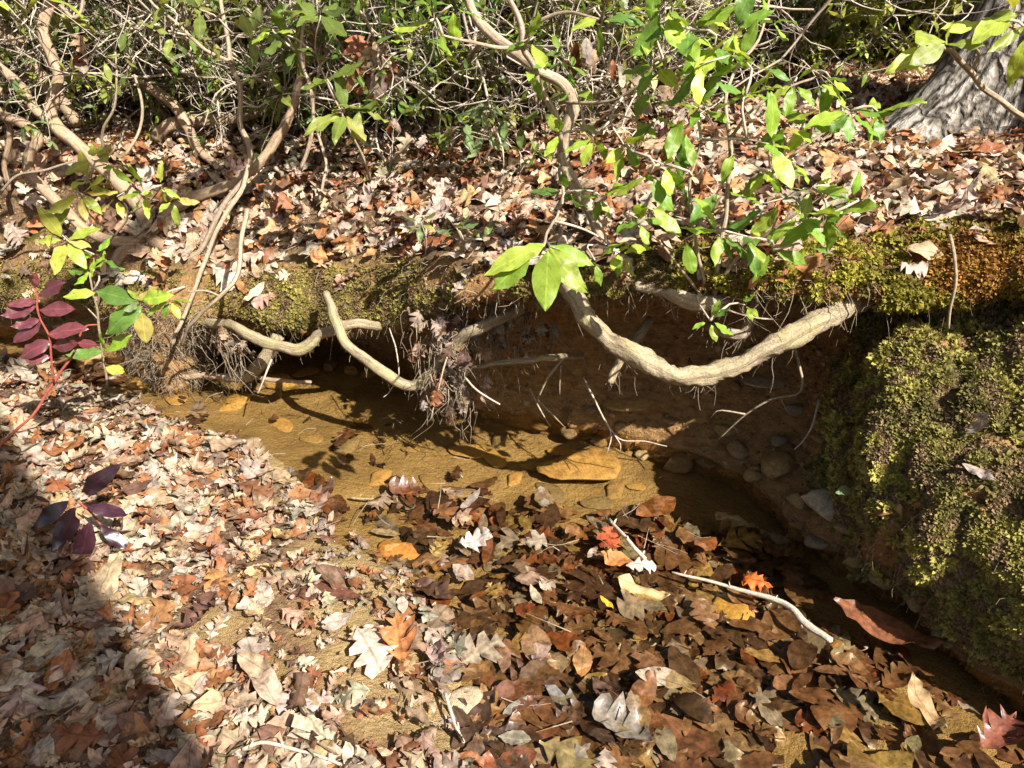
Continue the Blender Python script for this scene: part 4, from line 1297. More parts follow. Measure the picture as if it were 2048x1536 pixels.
# central shrub on the lip
shrub('laurel_shrub', 'shrub with twisting pale main stem rising from the middle of the bank', at(1210, 530, 1.95),
 [([(1215, 548, 1.98), (1205, 490, 2.0), (1180, 420, 2.05), (1150, 370, 2.08), (1125, 318, 2.1), (1128, 265, 2.1), (1146, 220, 2.1), (1130, 172, 2.1), (1080, 142, 2.12), (1030, 102, 2.15), (975, 62, 2.2), (945, 25, 2.22), (920, -40, 2.25)],
   [.020, .0225, .021, .022, .020, .020, .021, .019, .020, .018, .017, .016, .014]),
  ([(1122, 310, 2.1), (1115, 240, 2.06), (1082, 180, 2.05), (1066, 132, 2.04), (1046, 95, 2.04), (1040, 40, 2.04), (1008, -20, 2.06)], [.009, .010, .010, .009, .009, .008, .006]),
  ([(1047, 97, 2.04), (1060, 55, 2.0), (1100, 32, 1.98), (1150, 25, 1.95), (1200, 40, 1.9)], [.006, .005, .005, .004, .003]),
  ([(1046, 97, 2.04), (1000, 96, 2.0), (935, 82, 1.98), (885, 70, 1.95)], [.005, .005, .004, .003]),
  ([(1128, 205, 2.1), (1220, 205, 2.0), (1280, 170, 1.95), (1330, 130, 1.9)], [.005, .004, .004, .003]),
  ([(1118, 330, 2.08), (1125, 390, 1.95), (1110, 440, 1.8), (1085, 490, 1.5)], [.005, .004, .004, .003])],
 [(1300, 55, 1.85, 6, .10), (1380, 60, 1.8, 6, .10), (1430, 92, 1.8, 6, .10), (1200, 35, 1.9, 4, .09), (1330, 20, 1.8, 5, .10), (1250, 290, 1.85, 5, .085), (1190, 275, 1.9, 4, .08),
  (1120, 268, 1.95, 4, .07), (1130, 385, 1.85, 5, .085, [(.08, .15, .03)]), (1200, 392, 1.85, 4, .075), (1330, 330, 1.75, 5, .10), (1300, 350, 1.75, 3, .09), (1360, 365, 1.8, 3, .09),
  (1060, 82, 2.0, 3, .08), (1240, 505, 1.75, 5, .075), (1190, 520, 1.7, 3, .07), (1060, 140, 2.0, 3, .07), (870, 40, 2.0, 6, .09), (905, 15, 2.0, 5, .09), (840, 80, 2.1, 4, .07), (1150, 180, 1.95, 3, .06), (1270, 240, 1.9, 4, .07), (1310, 130, 1.85, 4, .08)],
 seed=11, wid=1.35,
 pairs=[((1085, 492), (968, 548), 1.36, 1.1, GREEN), ((1062, 503), (986, 584), 1.36, 1.5, GREEN), ((1096, 500), (1090, 622), 1.33, 1.6, GREEN), ((1095, 495), (1172, 592), 1.36, 1.25, GREEN),
        ((1100, 492), (1135, 548), 1.38, 1.4, GREEN), ((1090, 490), (1020, 515), 1.40, 1.3, GREEN), ((1100, 490), (1190, 530), 1.40, 1.0, GREEN)])
shrub('laurel_shrub', 'slender leafy shrub with bright green leaves right of the central stem', at(1430, 590, 1.84),
 [([(1428, 595, 1.84), (1438, 520, 1.84), (1447, 450, 1.86), (1455, 380, 1.88), (1462, 300, 1.9), (1452, 215, 1.92), (1470, 140, 1.95), (1520, 70, 2.0), (1542, -20, 2.05)], [.007, .007, .0065, .006, .006, .005, .005, .004, .003]),
  ([(1412, 585, 1.84), (1395, 500, 1.82), (1385, 430, 1.8), (1380, 360, 1.8), (1402, 280, 1.8)], [.005, .005, .004, .004, .003]),
  ([(1425, 590, 1.84), (1480, 510, 1.8), (1560, 450, 1.75), (1650, 385, 1.72)], [.006, .005, .004, .003]),
  ([(1458, 400, 1.88), (1530, 360, 1.85), (1610, 290, 1.85), (1710, 215, 1.85)], [.005, .004, .004, .003]),
  ([(1460, 280, 1.9), (1500, 230, 1.85), (1560, 180, 1.85), (1640, 150, 1.85)], [.005, .004, .003, .003]),
  ([(1410, 600, 1.84), (1330, 500, 1.8), (1260, 440, 1.8)], [.004, .003, .002])],
 [(1440, 465, 1.6, 6, .085), (1495, 475, 1.58, 6, .09), (1370, 480, 1.6, 3, .085), (1545, 500, 1.62, 3, .075), (1545, 290, 1.7, 6, .10), (1560, 250, 1.75, 5, .09), (1490, 190, 1.75, 6, .09), (1590, 165, 1.78, 5, .09),
  (1480, 120, 1.8, 5, .09), (1400, 130, 1.75, 4, .09), (1660, 158, 1.8, 5, .085), (1700, 222, 1.75, 6, .085), (1755, 225, 1.75, 5, .08), (1625, 375, 1.66, 5, .08), (1655, 430, 1.62, 5, .10), (1705, 400, 1.65, 4, .08),
  (1600, 430, 1.62, 4, .075), (1540, 340, 1.7, 5, .085), (1440, 380, 1.7, 3, .09), (1420, 640, 1.66, 5, .055), (1490, 610, 1.7, 5, .045), (1400, 215, 1.8, 4, .08), (1370, 260, 1.8, 4, .08), (1470, 60, 1.85, 5, .09), (1540, 40, 1.9, 4, .08),
  (1620, 250, 1.8, 4, .08), (1520, 410, 1.7, 3, .07), (1280, 440, 1.75, 4, .08), (1610, 490, 1.65, 3, .06)],
 seed=12, wid=1.3)
shrub('laurel_branch', 'drooping leafy branch with olive leaves across the big trunk at top right', at(2140, 290, 1.45),
 [([(2140, 290, 1.45), (2048, 232, 1.42), (1985, 190, 1.38), (1945, 150, 1.34), (1905, 110, 1.30), (1888, 92, 1.28)], [.006, .0055, .005, .0045, .004, .003]), ([(1940, 145, 1.34), (1955, 115, 1.33), (1950, 98, 1.32)], [.003, .002]), ([(2120, 120, 1.4), (2060, 70, 1.36), (1990, 45, 1.32)], [.004, .003])],
 [(2030, 25, 1.3, 5, .09, YELLOW), (2060, 60, 1.32, 4, .09, YELLOW)], seed=13, wid=1.2, cat='branch', pal=YELLOW,
 pairs=[((1885, 92), (1772, 142), 1.27, 1.2, YELLOW), ((1885, 88), (1812, 70), 1.27, 1.1, YELLOW), ((1888, 90), (1820, 128), 1.25, 1.7, [(.26, .30, .09)]), ((1890, 88), (1905, 40), 1.29, 1.3, YELLOW), ((1892, 88), (1975, 88), 1.28, 1.0, YELLOW),
        ((1955, 45), (2040, 28), 1.30, 1.0, YELLOW), ((1950, 48), (2000, 75), 1.30, 1.2, YELLOW), ((1955, 48), (1880, 60), 1.30, 1.1, YELLOW), ((2048, 55), (1972, 108), 1.3, .8, YELLOW), ((1880, 80), (1868, 40), 1.3, 1.1, YELLOW)])
# left shrub with thick crooked stems
shrub('rhododendron', 'old shrub of thick crooked brown stems on the left bank', at(235, 570, 2.9),
 [([(110, -20, 3.2), (86, 40, 3.15), (90, 78, 3.12), (105, 112, 3.1), (118, 148, 3.08), (107, 190, 3.05), (100, 228, 3.02), (112, 252, 3.0), (160, 292, 2.98), (215, 345, 2.95), (262, 392, 2.92), (288, 432, 2.9), (300, 470, 2.88)], [.030, .028, .026, .026, .027, .028, .030, .034, .034, .034, .035, .036, .038]),
  ([(-40, 110, 3.1), (0, 137, 3.08), (45, 176, 3.05), (72, 222, 3.02), (112, 252, 3.0)], [.022, .022, .023, .022, .022]),
  ([(-60, 225, 3.0), (0, 232, 2.98), (50, 248, 2.96), (75, 280, 2.95), (57, 312, 2.94), (60, 348, 2.93), (92, 382, 2.92), (130, 420, 2.9), (165, 455, 2.88), (205, 476, 2.86), (250, 486, 2.85), (300, 476, 2.86)], [.020, .022, .024, .026, .027, .027, .026, .026, .026, .027, .028, .028]),
  ([(-30, 30, 3.6), (15, 70, 3.55), (55, 115, 3.5), (90, 165, 3.45), (125, 205, 3.4), (150, 245, 3.3)], [.04, .042, .044, .04, .036, .03]),
  ([(308, 470, 2.88), (340, 422, 2.9), (400, 392, 2.92), (460, 370, 2.95), (510, 332, 2.97), (547, 290, 3.0), (580, 232, 3.02), (596, 170, 3.05), (602, 90, 3.1), (590, -30, 3.15)], [.030, .028, .026, .025, .025, .024, .022, .019, .017, .015]),
  ([(290, 168, 3.5), (350, 212, 3.4), (372, 248, 3.35), (395, 300, 3.3), (430, 330, 3.2)], [.03, .03, .028, .024, .02]),
  ([(310, 275, 3.4), (345, 248, 3.4), (410, 242, 3.45), (490, 232, 3.5), (560, 200, 3.6)], [.034, .036, .034, .032, .03]),
  ([(200, 640, 2.85), (232, 575, 2.84), (245, 510, 2.85), (300, 470, 2.87)], [.028, .034, .038, .036]),
  ([(300, 478, 2.86), (345, 500, 2.8), (400, 520, 2.75), (440, 545, 2.7)], [.034, .028, .024, .016]),
  ([(0, 175, 3.0), (-10, 210, 3.0), (20, 260, 3.0), (10, 330, 3.0), (20, 380, 3.0)], [.012, .012, .011, .01, .01])],
 [], bark='brown_bark', seed=14)
shrub('climbing_stems', 'thin pale sinuous stems winding up in front of the thicket at left', at(370, 520, 2.7),
 [([(370, 522, 2.75), (405, 498, 2.75), (450, 405, 2.78), (492, 350, 2.8), (500, 302, 2.8), (482, 250, 2.8), (480, 182, 2.82), (460, 122, 2.84), (455, 78, 2.86), (440, -20, 2.9)], [.010, .010, .010, .010, .011, .010, .009, .009, .008, .007]),
  ([(345, 690, 2.4), (360, 650, 2.42), (395, 560, 2.5), (430, 470, 2.6), (480, 385, 2.7), (497, 330, 2.78)], [.006, .007, .008, .008, .009, .009]),
  ([(470, 125, 2.82), (420, 105, 2.8), (385, 80, 2.8), (350, 45, 2.8), (310, 10, 2.85), (280, -30, 2.9)], [.006, .006, .006, .005, .005, .004]),
  ([(205, 300, 2.7), (205, 260, 2.68), (225, 220, 2.66), (235, 160, 2.66), (232, 105, 2.7)], [.005, .005, .004, .004, .003]),
  ([(0, 385, 2.7), (40, 350, 2.68), (90, 340, 2.66), (150, 320, 2.65)], [.005, .005, .004, .003]),
  ([(120, 10, 2.9), (145, 35, 2.88), (160, 20, 2.88), (165, -30, 2.9)], [.007, .007, .006, .006]),
  ([(250, 310, 2.7), (275, 270, 2.75), (285, 210, 2.8), (270, 150, 2.85)], [.006, .005, .005, .004]),
  ([(600, 340, 2.9), (625, 270, 2.9), (622, 180, 2.9), (600, 110, 2.95), (612, 20, 3.0), (600, -20, 3.0)], [.008, .008, .007, .007, .006, .006]),
  ([(640, 400, 2.9), (650, 320, 2.95), (628, 230, 3.0), (640, 130, 3.0)], [.006, .006, .005, .004]),
  ([(740, 360, 2.7), (720, 300, 2.65), (690, 240, 2.6), (670, 200, 2.6)], [.005, .004, .004, .003])],
 [(640, 30, 2.5, 6, .12, [(.07, .10, .02), (.11, .15, .03)]), (570, 70, 2.5, 5, .11, OLIVE), (590, 100, 2.5, 5, .10, OLIVE), (545, 60, 2.5, 4, .09, GREEN), (690, 225, 2.4, 6, .12, OLIVE), (720, 215, 2.4, 4, .11, OLIVE), (655, 160, 2.4, 4, .11, [(.13, .17, .03)]),
  (345, 70, 2.7, 4, .09, OLIVE), (430, 80, 2.7, 3, .08, OLIVE), (500, 70, 2.7, 4, .09, OLIVE), (565, 190, 2.6, 3, .09, OLIVE), (240, 110, 2.6, 3, .07, OLIVE), (400, 20, 2.6, 5, .1, OLIVE), (480, 20, 2.6, 4, .1, OLIVE), (330, 10, 2.7, 4, .1, OLIVE)],
 seed=15, cat='shrub')
shrub('laurel_sprout', 'low sprout of yellow green leaves in front of the thick stems', at(190, 520, 2.6),
 [([(190, 530, 2.62), (230, 470, 2.55), (255, 430, 2.5), (240, 390, 2.45)], [.005, .004, .003, .003]), ([(230, 470, 2.55), (180, 430, 2.5), (160, 390, 2.45)], [.004, .003, .002]), ([(255, 430, 2.5), (300, 400, 2.45), (320, 375, 2.42)], [.004, .003, .002]),
  ([(190, 640, 2.45), (195, 580, 2.4), (150, 500, 2.35), (130, 470, 2.32)], [.004, .004, .003, .002])],
 [(160, 388, 2.35, 6, .10, YELLOW), (175, 360, 2.4, 4, .09, YELLOW), (185, 320, 2.4, 5, .09, YELLOW), (290, 385, 2.35, 5, .10, GREEN), (235, 395, 2.4, 4, .08, YELLOW), (320, 372, 2.4, 3, .08, YELLOW), (345, 400, 2.4, 4, .08, YELLOW),
  (130, 480, 2.3, 6, .10, YELLOW), (100, 460, 2.3, 3, .08, YELLOW), (190, 510, 2.35, 4, .09, GREEN), (215, 330, 2.4, 4, .08, GREEN)], seed=16, wid=1.3, pal=YELLOW)
shrub('laurel_sprout', 'broad leaved green sprig overhanging the creek beside the purple sprig', at(215, 760, 2.3),
 [([(215, 770, 2.3), (205, 715, 2.28), (195, 640, 2.26), (188, 585, 2.25), (180, 545, 2.25)], [.004, .004, .004, .003, .003]), ([(195, 640, 2.26), (170, 610, 2.26)], [.003, .002]), ([(290, 690, 2.3), (280, 630, 2.24), (285, 600, 2.22)], [.003, .003, .002]), ([(300, 620, 2.26), (345, 590, 2.24), (375, 570, 2.24)], [.003, .003, .002])],
 [(185, 540, 2.25, 4, .08, GREEN), (340, 600, 2.22, 5, .08, GREEN)], seed=17, wid=1.5, pal=GREEN,
 pairs=[((188, 585), (125, 592), 2.22, 1.4, YELLOW), ((192, 582), (272, 602), 2.22, 1.5, GREEN), ((280, 605), (248, 625), 2.2, 1.6, GREYG), ((282, 600), (345, 590), 2.2, 1.3, GREEN), ((280, 612), (207, 668), 2.2, 1.6, GREEN),
        ((284, 625), (292, 688), 2.18, 1.9, YELLOW), ((208, 700), (200, 665), 2.22, 1.5, GREEN), ((208, 702), (262, 668), 2.22, 1.1, GREEN), ((206, 703), (130, 712), 2.22, 1.1, GREEN), ((212, 735), (252, 745), 2.22, 1.6, YELLOW), ((280, 600), (330, 575), 2.22, 1.3, YELLOW), ((280, 600), (255, 580), 2.22, 1.2, GREEN)])
shrub('doghobble', 'arching red stemmed sprig with plum coloured leaves at the left edge', at(-30, 915, 1.85),
 [([(-40, 920, 1.84), (0, 888, 1.86), (31, 859, 1.88), (62, 832, 1.9), (87, 798, 1.92), (107, 771, 1.93), (123, 744, 1.94), (144, 713, 1.95), (158, 677, 1.96), (171, 650, 1.97), (194, 647, 1.98)], [.005, .005, .0045, .004, .004, .004, .004, .0035, .003, .003, .002]),
  ([(107, 771, 1.93), (104, 727, 1.92), (100, 684, 1.92), (92, 659, 1.92), (81, 632, 1.92), (76, 609, 1.92), (77, 596, 1.92), (67, 575, 1.92)], [.003, .003, .003, .003, .003, .003, .0025, .002])],
 [], bark='red_stem', seed=18, mat='purple_leaf', wid=1.3, cat='plant',
 pairs=[(a, b, 1.92, w, PLUM) for a, b, w in [((67, 575), (71, 546), 1.7), ((75, 590), (127, 563), 1.25), ((75, 602), (12, 610), 1.25), ((73, 613), (3, 633), 1.35), ((79, 620), (150, 617), 1.3), ((81, 640), (22, 655), 1.3),
        ((83, 644), (24, 686), 1.2), ((98, 669), (173, 655), 1.35), ((100, 682), (35, 716), 1.45), ((104, 694), (156, 684), 1.4), ((100, 713), (48, 723), 1.4), ((154, 686), (196, 690), 1.2)]])
shrub('doghobble', 'low plant with glossy dark purple leaves on the leaf litter', at(215, 1075, 1.62),
 [([(225, 1085, 1.60), (205, 1055, 1.585), (180, 1025, 1.58), (158, 1000, 1.58)], [.003, .003, .003, .002]), ([(150, 1150, 1.5), (120, 1170, 1.48), (90, 1190, 1.46)], [.003, .002, .002])],
 [], bark='red_stem', seed=19, mat='purple_leaf', wid=1.3, cat='plant',
 pairs=[(a, b, Y, w * .7, DPLUM) for a, b, Y, w in [((136, 1002), (62, 1058), 1.56, 1.5), ((156, 1009), (112, 1100), 1.54, 1.6), ((181, 1041), (155, 1138), 1.52, 1.5), ((174, 1013), (262, 1030), 1.56, 1.3), ((199, 1049), (260, 1102), 1.54, 1.5),
        ((158, 990), (236, 934), 1.6, 1.3), ((100, 1005), (64, 990), 1.58, 1.0), ((145, 1136), (80, 1182), 1.47, 1.4), ((141, 1190), (42, 1215), 1.44, 1.2), ((150, 1190), (95, 1150), 1.46, 1.3), ((120, 1400), (40, 1415), 1.18, 1.6)]])
shrub('seedling', 'tiny pale green seedling growing on the moss mound', hit(1706, 988)[0], [([(1712, 1000, 1.56), (1708, 988, 1.54), (1706, 978, 1.53)], [.002, .002, .0015])], [], seed=20, wid=1.5, cat='plant', twigr=.001,
 pairs=[((1706, 978), (1672, 985), 1.52, 1.5, GREYG), ((1706, 976), (1744, 952), 1.52, 1.4, GREYG), ((1708, 980), (1748, 985), 1.52, 1.5, GREYG), ((1706, 982), (1738, 1000), 1.5, 1.5, GREYG)])
shrub('lip_sprout', 'low olive sprouts along the lip left of the central stem', at(850, 500, 2.2),
 [([(850, 510, 2.25), (850, 470, 2.22), (840, 440, 2.2)], [.003, .003, .002]), ([(930, 510, 2.2), (925, 480, 2.18), (915, 455, 2.15)], [.003, .003, .002])],
 [(840, 445, 2.2, 5, .055, OLIVE), (915, 460, 2.15, 6, .06, GREYG), (965, 480, 2.15, 4, .05, OLIVE)], seed=21, wid=1.3)
shrub('grey_laurel', 'low grey green leafed shrub on the litter behind the central stem', at(960, 330, 2.9),
 [([(960, 335, 2.95), (955, 290, 2.9), (940, 250, 2.85)], [.006, .005, .004]), ([(960, 335, 2.95), (990, 280, 2.9), (1010, 230, 2.85)], [.006, .004, .003])],
 [(930, 245, 2.8, 6, .10, GREYG), (970, 265, 2.8, 6, .11, GREYG), (1010, 235, 2.8, 6, .10, GREYG), (960, 220, 2.85, 5, .09, GREYG), (1040, 250, 2.8, 4, .08, OLIVE), (900, 260, 2.85, 4, .08, OLIVE)], seed=22, wid=1.3)

# ------------------------------------------------------------ trees
def tree(name, label, base, H, r, lean, seed, bark, flare=0, nl=5, cat='tree', sides=14, group=None):
    rs = np.random.default_rng(seed)
    e = empty(name, base)
    n = 110 if flare else 24
    hs = np.concatenate([np.linspace(-.15, 1.2, 74), np.linspace(1.3, H, n - 74)]) if flare else np.linspace(-.15, H, n)
    sd = 180 if flare else sides
    ang = np.arange(sd) * 2 * math.pi / sd
    V = np.zeros((n, sd, 3)); U = np.zeros((n, sd, 2))
    for i, h in enumerate(hs):
        t = h / H
        rr = r * (1 - .55 * max(0, t))
        k = np.ones(sd)
        if flare:
            f = math.exp(-max(0, h) / .30)
            lob = np.zeros(sd)
            for a0, wd, am in flare:
                dd = (ang - a0 + math.pi) % (2 * math.pi) - math.pi
                lob += am * np.exp(-(dd / wd) ** 2)
            k = 1 + f * lob + .06 * np.sin(ang * 3 + 1) + .10 * f
            # bark ridges: long plates
            k += np.array([.035 * noise.fractal(Vector((math.cos(a) * 5.5, math.sin(a) * 5.5, h * 1.6)), 1, 2, 4) for a in ang])
            k += np.array([.075 * (1.3 * abs(noise.noise(Vector((math.cos(a) * 9 + .4 * math.sin(h * 5), math.sin(a) * 9, h * 3.2)))) - .2) + .03 * noise.noise(Vector((math.cos(a) * 24, math.sin(a) * 24, h * 9))) for a in ang])
        else:
            k = 1 + .07 * np.sin(ang * 2 + h * 3 + seed) + .05 * np.sin(ang * 3 - h * 5) + (.25 * math.exp(-max(0, h) / .12))
        cx = lean[0] * h + .03 * r * 3 * math.sin(h * 1.3 + seed); cy = lean[1] * h
        V[i] = np.stack([cx + rr * k * np.cos(ang), cy + rr * k * np.sin(ang), np.full(sd, h)], -1)
        U[i, :, 0] = ang * r; U[i, :, 1] = h
    V = V.reshape(-1, 3) + np.array(base)
    i, j = np.meshgrid(np.arange(n - 1), np.arange(sd), indexing='ij'); j2 = (j + 1) % sd
    Fq = np.stack([i * sd + j, i * sd + j2, (i + 1) * sd + j2, (i + 1) * sd + j], -1).reshape(-1, 4)
    link('trunk', mesh('trunk', V, Fq, M[bark], uv=U.reshape(-1, 2)), e)
    for q in range(nl):
        h = H * rs.uniform(.35, .97); a = rs.uniform(0, 6.28); L = H * rs.uniform(.15, .32)
        p = Vector(base) + Vector((lean[0] * h, lean[1] * h, h))
        d = Vector((math.cos(a), math.sin(a), rs.uniform(.3, 1.0))).normalized()
        parts = [tube([p, p + d * L * .4 + Vector(rs.normal(0, .05 * L, 3)), p + d * L * .75 + Vector((0, 0, .1 * L)), p + d * L + Vector((0, 0, .25 * L))], [r * .35, r * .25, r * .15, r * .05], 6, L / 10, .01)]
        for z in range(4):
            s = p + d * L * rs.uniform(.4, .95); dd = (d + Vector(rs.normal(0, .7, 3))).normalized()
            parts.append(tube([s, s + dd * L * .25, s + dd * L * .5 + Vector((0, 0, .06 * L))], [r * .12, r * .08, r * .03], 4, L / 8))
        link('limb', tube_mesh('limb', parts, M[bark]), e)
    return tag(e, label, cat, group)
tb, _, _ = drop(2.25, 3.10, 4)
tree('oak_tree', 'massive flared trunk of rough grey bark at the top right', (2.22, 3.10, tb.z - .03), 13, .46, (.02, .01), 3, 'oak_bark', flare=[(R(195), .30, 1.0), (R(245), .34, .75), (R(290), .30, .7), (R(20), .4, .6), (R(100), .4, .6)], nl=7)
for q, (px, py, Y, H, r, lean, lab) in enumerate([
   (1822, 205, 5.2, 9, .075, (-.10, .02), 'dark leaning slim tree left of the massive trunk'), (1640, 235, 6.2, 9, .06, (.0, .03), 'slim straight grey tree in the gap right of the shrub'),
   (1700, 230, 8.0, 10, .08, (.02, .0), 'slim tree standing far back between the shrubs'), (380, 180, 7.0, 10, .09, (-.02, .0), 'grey trunk deep in the thicket at left'),
   (1330, 190, 9.0, 11, .10, (.02, .0), 'distant grey trunk behind the bright leaves'), (840, 150, 10.0, 11, .10, (.0, .0), 'distant trunk behind the middle of the thicket'),
   (1900, 150, 12.0, 12, .12, (.0, .0), 'far trunk beside the massive trunk'), (100, 150, 11.0, 12, .13, (.0, .0), 'far trunk at the left edge of the wood'), (1560, 140, 14.0, 13, .14, (.0, .0), 'far trunk on the rising slope')]):
    p = at(px, py, Y)
    b, _, _ = drop(p.x, Y, 30)
    tree('slim_tree', lab, tuple(b), H, r, lean, 40 + q, 'grey_bark' if q != 1 else 'pale_bark', nl=5)
b, _, _ = drop(1.93, -2.30, 6)
tree('bank_tree', 'tree on the right bank behind the viewer whose shadow falls on the lower left', tuple(b), 14, .28, (0, 0), 60, 'grey_bark', nl=6)

# ------------------------------------------------------------ thicket behind
def gen_bush(seed, H, nst, leafy, lsize, pal, spread=.55):
    rs = np.random.default_rng(seed)
    big, fine = [], []
    sc = Scatter()
    def walk(p, d, L, r, lev):
        n = max(3, int(L / (.13 if lev < 2 else .07)))
        pts = [p.copy()]; dirs = []
        for i in range(n):
            d = (d + Vector(rs.normal(0, .26 if lev else .2, 3)) + Vector((0, 0, .07 if lev < 2 else .02))).normalized()
            p = p + d * (L / n)
            pts.append(p.copy()); dirs.append(d.copy())
        (big if lev < 1 else fine).append(tube(pts, [r, r * .45], 6 if lev == 0 else (4 if lev == 1 else 3), .09 if lev < 2 else .06, .0, .1 if lev == 0 else 0, int(rs.integers(99)), cap=False))
        if lev < 3:
            m = [9, 6, 3][lev]
            for q in range(m):
                i = int(rs.integers(max(1, n // 4), n))
                dd = (dirs[i] * .55 + Vector(rs.normal(0, .62, 3))).normalized()
                walk(pts[i + 1], dd, L * rs.uniform(.28, .55), r * .5, lev + 1)
        if lev >= 2 and rs.random() < leafy:
            e, d = pts[-1], dirs[-1]
            for q in range(int(rs.integers(3, 7))):
                dd = (d * .5 + Vector(rs.normal(0, .8, 3)) + Vector((0, 0, -.15))).normalized()
                z = (Vector((0, -.2, 1)) + Vector(rs.normal(0, .35, 3))); z = (z - dd * z.dot(dd)).normalized(); y = z.cross(dd)
                L2 = lsize * rs.uniform(.6, 1.15)
                c = np.array(pal[rs.integers(len(pal))]) * rs.uniform(.7, 1.3)
                sc.add(LAUREL_LO, int(rs.integers(8)), e + dd * L2 * .5, np.array([[dd.x, y.x, z.x], [dd.y, y.y, z.y], [dd.z, y.z, z.z]]), L2, c, '')
    for s in range(nst):
        a = rs.uniform(0, 6.28)
        d = Vector((math.cos(a) * spread, math.sin(a) * spread, 1)).normalized()
        walk(Vector((math.cos(a) * .08, math.sin(a) * .08, -.05)), d, H * rs.uniform(.65, 1.1), .011 + .004 * H, 0)
    return (tube_mesh('stems', big, M['brown_bark'] if seed % 2 else M['pale_bark']), tube_mesh('twigs', fine, M['twig']), sc.build('leaves', M['green_leaf']) if sc.items else None)
PALS = [OLIVE, GREYG + OLIVE, [(.10, .17, .03), (.15, .22, .04), (.07, .12, .025)], OLIVE + YELLOW[:2], [(.10, .15, .045), (.14, .19, .06), (.07, .12, .03)]]
BUSH = [gen_bush(80 + k, H, ns, lf, ls, (PALS + [OLIVE, YELLOW + GREEN[:2]])[k], sp) for k, (H, ns, lf, ls, sp) in enumerate([(1.3, 7, .26, .07, .7), (1.6, 8, .12, .08, .6), (1.1, 7, .5, .055, .9), (1.9, 6, .28, .08, .5), (1.7, 6, .6, .05, .6), (1.0, 9, .05, .06, 1.0), (.75, 10, .6, .05, 1.1)])]
def bush(x, y, k, sc, rot, label, group):
    b, _, onb = drop(x, y, 30)
    if not onb: return
    e = empty('thicket_shrub', b)
    e.rotation_euler = (0, 0, rot); e.scale = (sc, sc, sc)
    for nm, me in zip(('stems', 'twigs', 'leaves'), BUSH[k]):
        if me is None: continue
        o = bpy.data.objects.new(nm, me); COL.objects.link(o); o.parent = e
        if nm != 'stems': o['kind'] = 'stuff'
    tag(e, label, 'shrub', group)
rb = np.random.default_rng(5)
KL = ['tan twigged shrub with olive leaves', 'nearly bare shrub of pale twigs', 'low spreading shrub with small leaves', 'tall twiggy yellow green shrub', 'dense shrub with tiny dark leaves', 'leafless tangle of pale twigs', 'low light green leafy bush']
def place(n, xr, yr, kinds, smin, smax, where, group):
    for q in range(n):
        u = rb.random()
        Y = yr[0] + (yr[1] - yr[0]) * u
        px = rb.uniform(*xr)
        x = (px - 1024) / FPX * (Y * CP + .5 * SP)
        k = int(kinds[rb.integers(len(kinds))])
        bush(x, Y, k, rb.uniform(smin, smax), rb.uniform(0, 6.28), f'{KL[k]} {where}', f'{KL[k]} {group}')
place(20, (-150, 640), (3.75, 5.0), [0, 1, 1, 3, 5, 5], .7, 1.05, 'behind the crooked stems at left', 'at left')
place(18, (600, 1250), (3.4, 4.6), [0, 1, 2, 5, 5, 3], .65, 1.0, 'behind the middle of the bank', 'in the middle')
place(9, (1250, 1560), (3.9, 5.2), [0, 2, 1, 5, 4], .65, 1.0, 'behind the bright leaved shrub', 'behind the bright shrub')
place(26, (1450, 1970), (4.9, 9.0), [6, 6, 6, 4, 5], .8, 1.3, 'beside the massive trunk', 'beside the massive trunk')
place(30, (-300, 2300), (5.0, 8.0), [0, 1, 3, 4], .9, 1.5, 'deeper in the wood', 'deeper in the wood')
place(22, (-150, 1500), (3.7, 5.0), [5, 5, 1], .6, .95, 'woven through the thicket', 'woven through the thicket')
place(18, (-100, 1400), (3.9, 6.0), [6, 6, 2], .7, 1.1, 'low in the thicket', 'low in the thicket')
place(24, (-200, 2200), (6.0, 11.0), [6, 6, 4], 1.0, 1.6, 'on the rising ground', 'on the rising ground')
place(34, (-400, 2500), (8.5, 15.0), [4, 4, 0, 1], 1.4, 2.4, 'far back on the slope', 'far back on the slope')

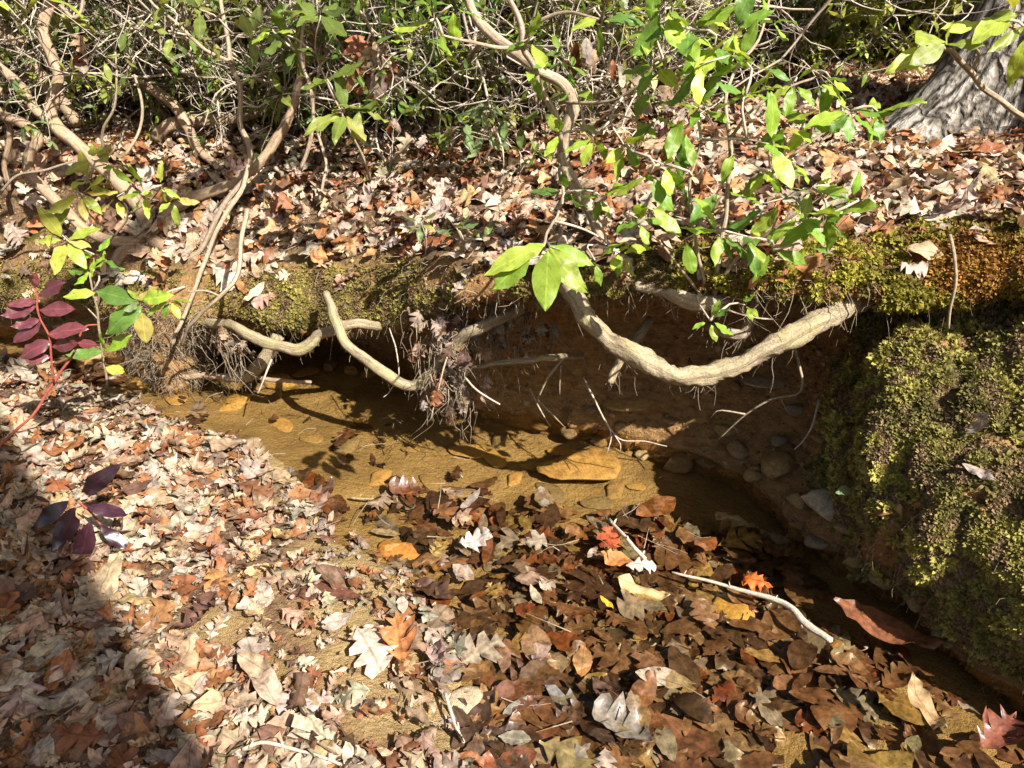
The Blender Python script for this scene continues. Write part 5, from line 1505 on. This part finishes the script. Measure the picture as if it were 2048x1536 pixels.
# dead leaves caught in the shrubs
def caught(px, py, Y, n, label, seed, sz=.09):
    rs = np.random.default_rng(seed)
    c = at(px, py, Y)
    e = empty('caught_leaves', c)
    for q in range(n):
        d = Vector((rs.normal(0, .5), rs.normal(0, .5), -1)).normalized()
        z = Vector((rs.normal(0, .8), -1, .3)); z = (z - d * z.dot(d)).normalized(); y = z.cross(d)
        o = bpy.data.objects.new('dead_leaf', proto_mesh(PROTO_HI, int(rs.integers(48)), M['dry_leaf'])); COL.objects.link(o); o.parent = e
        m = Matrix(((d.x, y.x, z.x), (d.y, y.y, z.y), (d.z, y.z, z.z)))
        o.matrix_basis = Matrix.Translation(Vector((rs.normal(0, .045), rs.normal(0, .03), rs.uniform(-.07, .05)))) @ m.to_4x4() @ Matrix.Scale(sz * rs.uniform(.8, 1.3), 4)
        col, _ = pick(DRY[:5]); o.color = (*[float(v) * .85 for v in col], 1)
    tag(e, label, 'leaves')
caught(745, 125, 2.9, 16, 'big bunch of brown dead leaves hanging in the thicket', 1, .12)
caught(1180, 110, 2.6, 5, 'few tan dead leaves caught behind the twisting stem', 2)
caught(175, 120, 3.0, 3, 'pinkish dead leaf caught in the crooked stems', 3)
caught(1300, 190, 2.6, 4, 'curled dead leaves hanging behind the bright shrub', 4, .08)
caught(820, 270, 3.2, 4, 'dead leaves caught low in the middle thicket', 5, .08)

# look-alikes are told apart by their order in the picture
ORD = ['leftmost', 'second', 'third', 'fourth', 'fifth', 'sixth', 'seventh', 'eighth', 'ninth', 'tenth', 'eleventh', 'twelfth', 'thirteenth', 'fourteenth', 'fifteenth', 'sixteenth', 'seventeenth', 'eighteenth', 'nineteenth', 'twentieth', 'twenty-first', 'twenty-second', 'twenty-third', 'twenty-fourth']
bpy.context.view_layer.update()
same = {}
for o in scene.objects:
    if o.parent is None and 'group' in o and o['category'] in ('shrub', 'stone', 'leaf'):
        same.setdefault(o['label'], []).append(o)
for lab, os_ in same.items():
    if 1 < len(os_) <= len(ORD) and len(lab.split()) <= 13:
        os_.sort(key=lambda o: float(project(np.array(o.matrix_world.translation))[0]))
        for q, o in enumerate(os_):
            o['label'] = lab + (', leftmost' if q == 0 else f', {ORD[q]} from left')
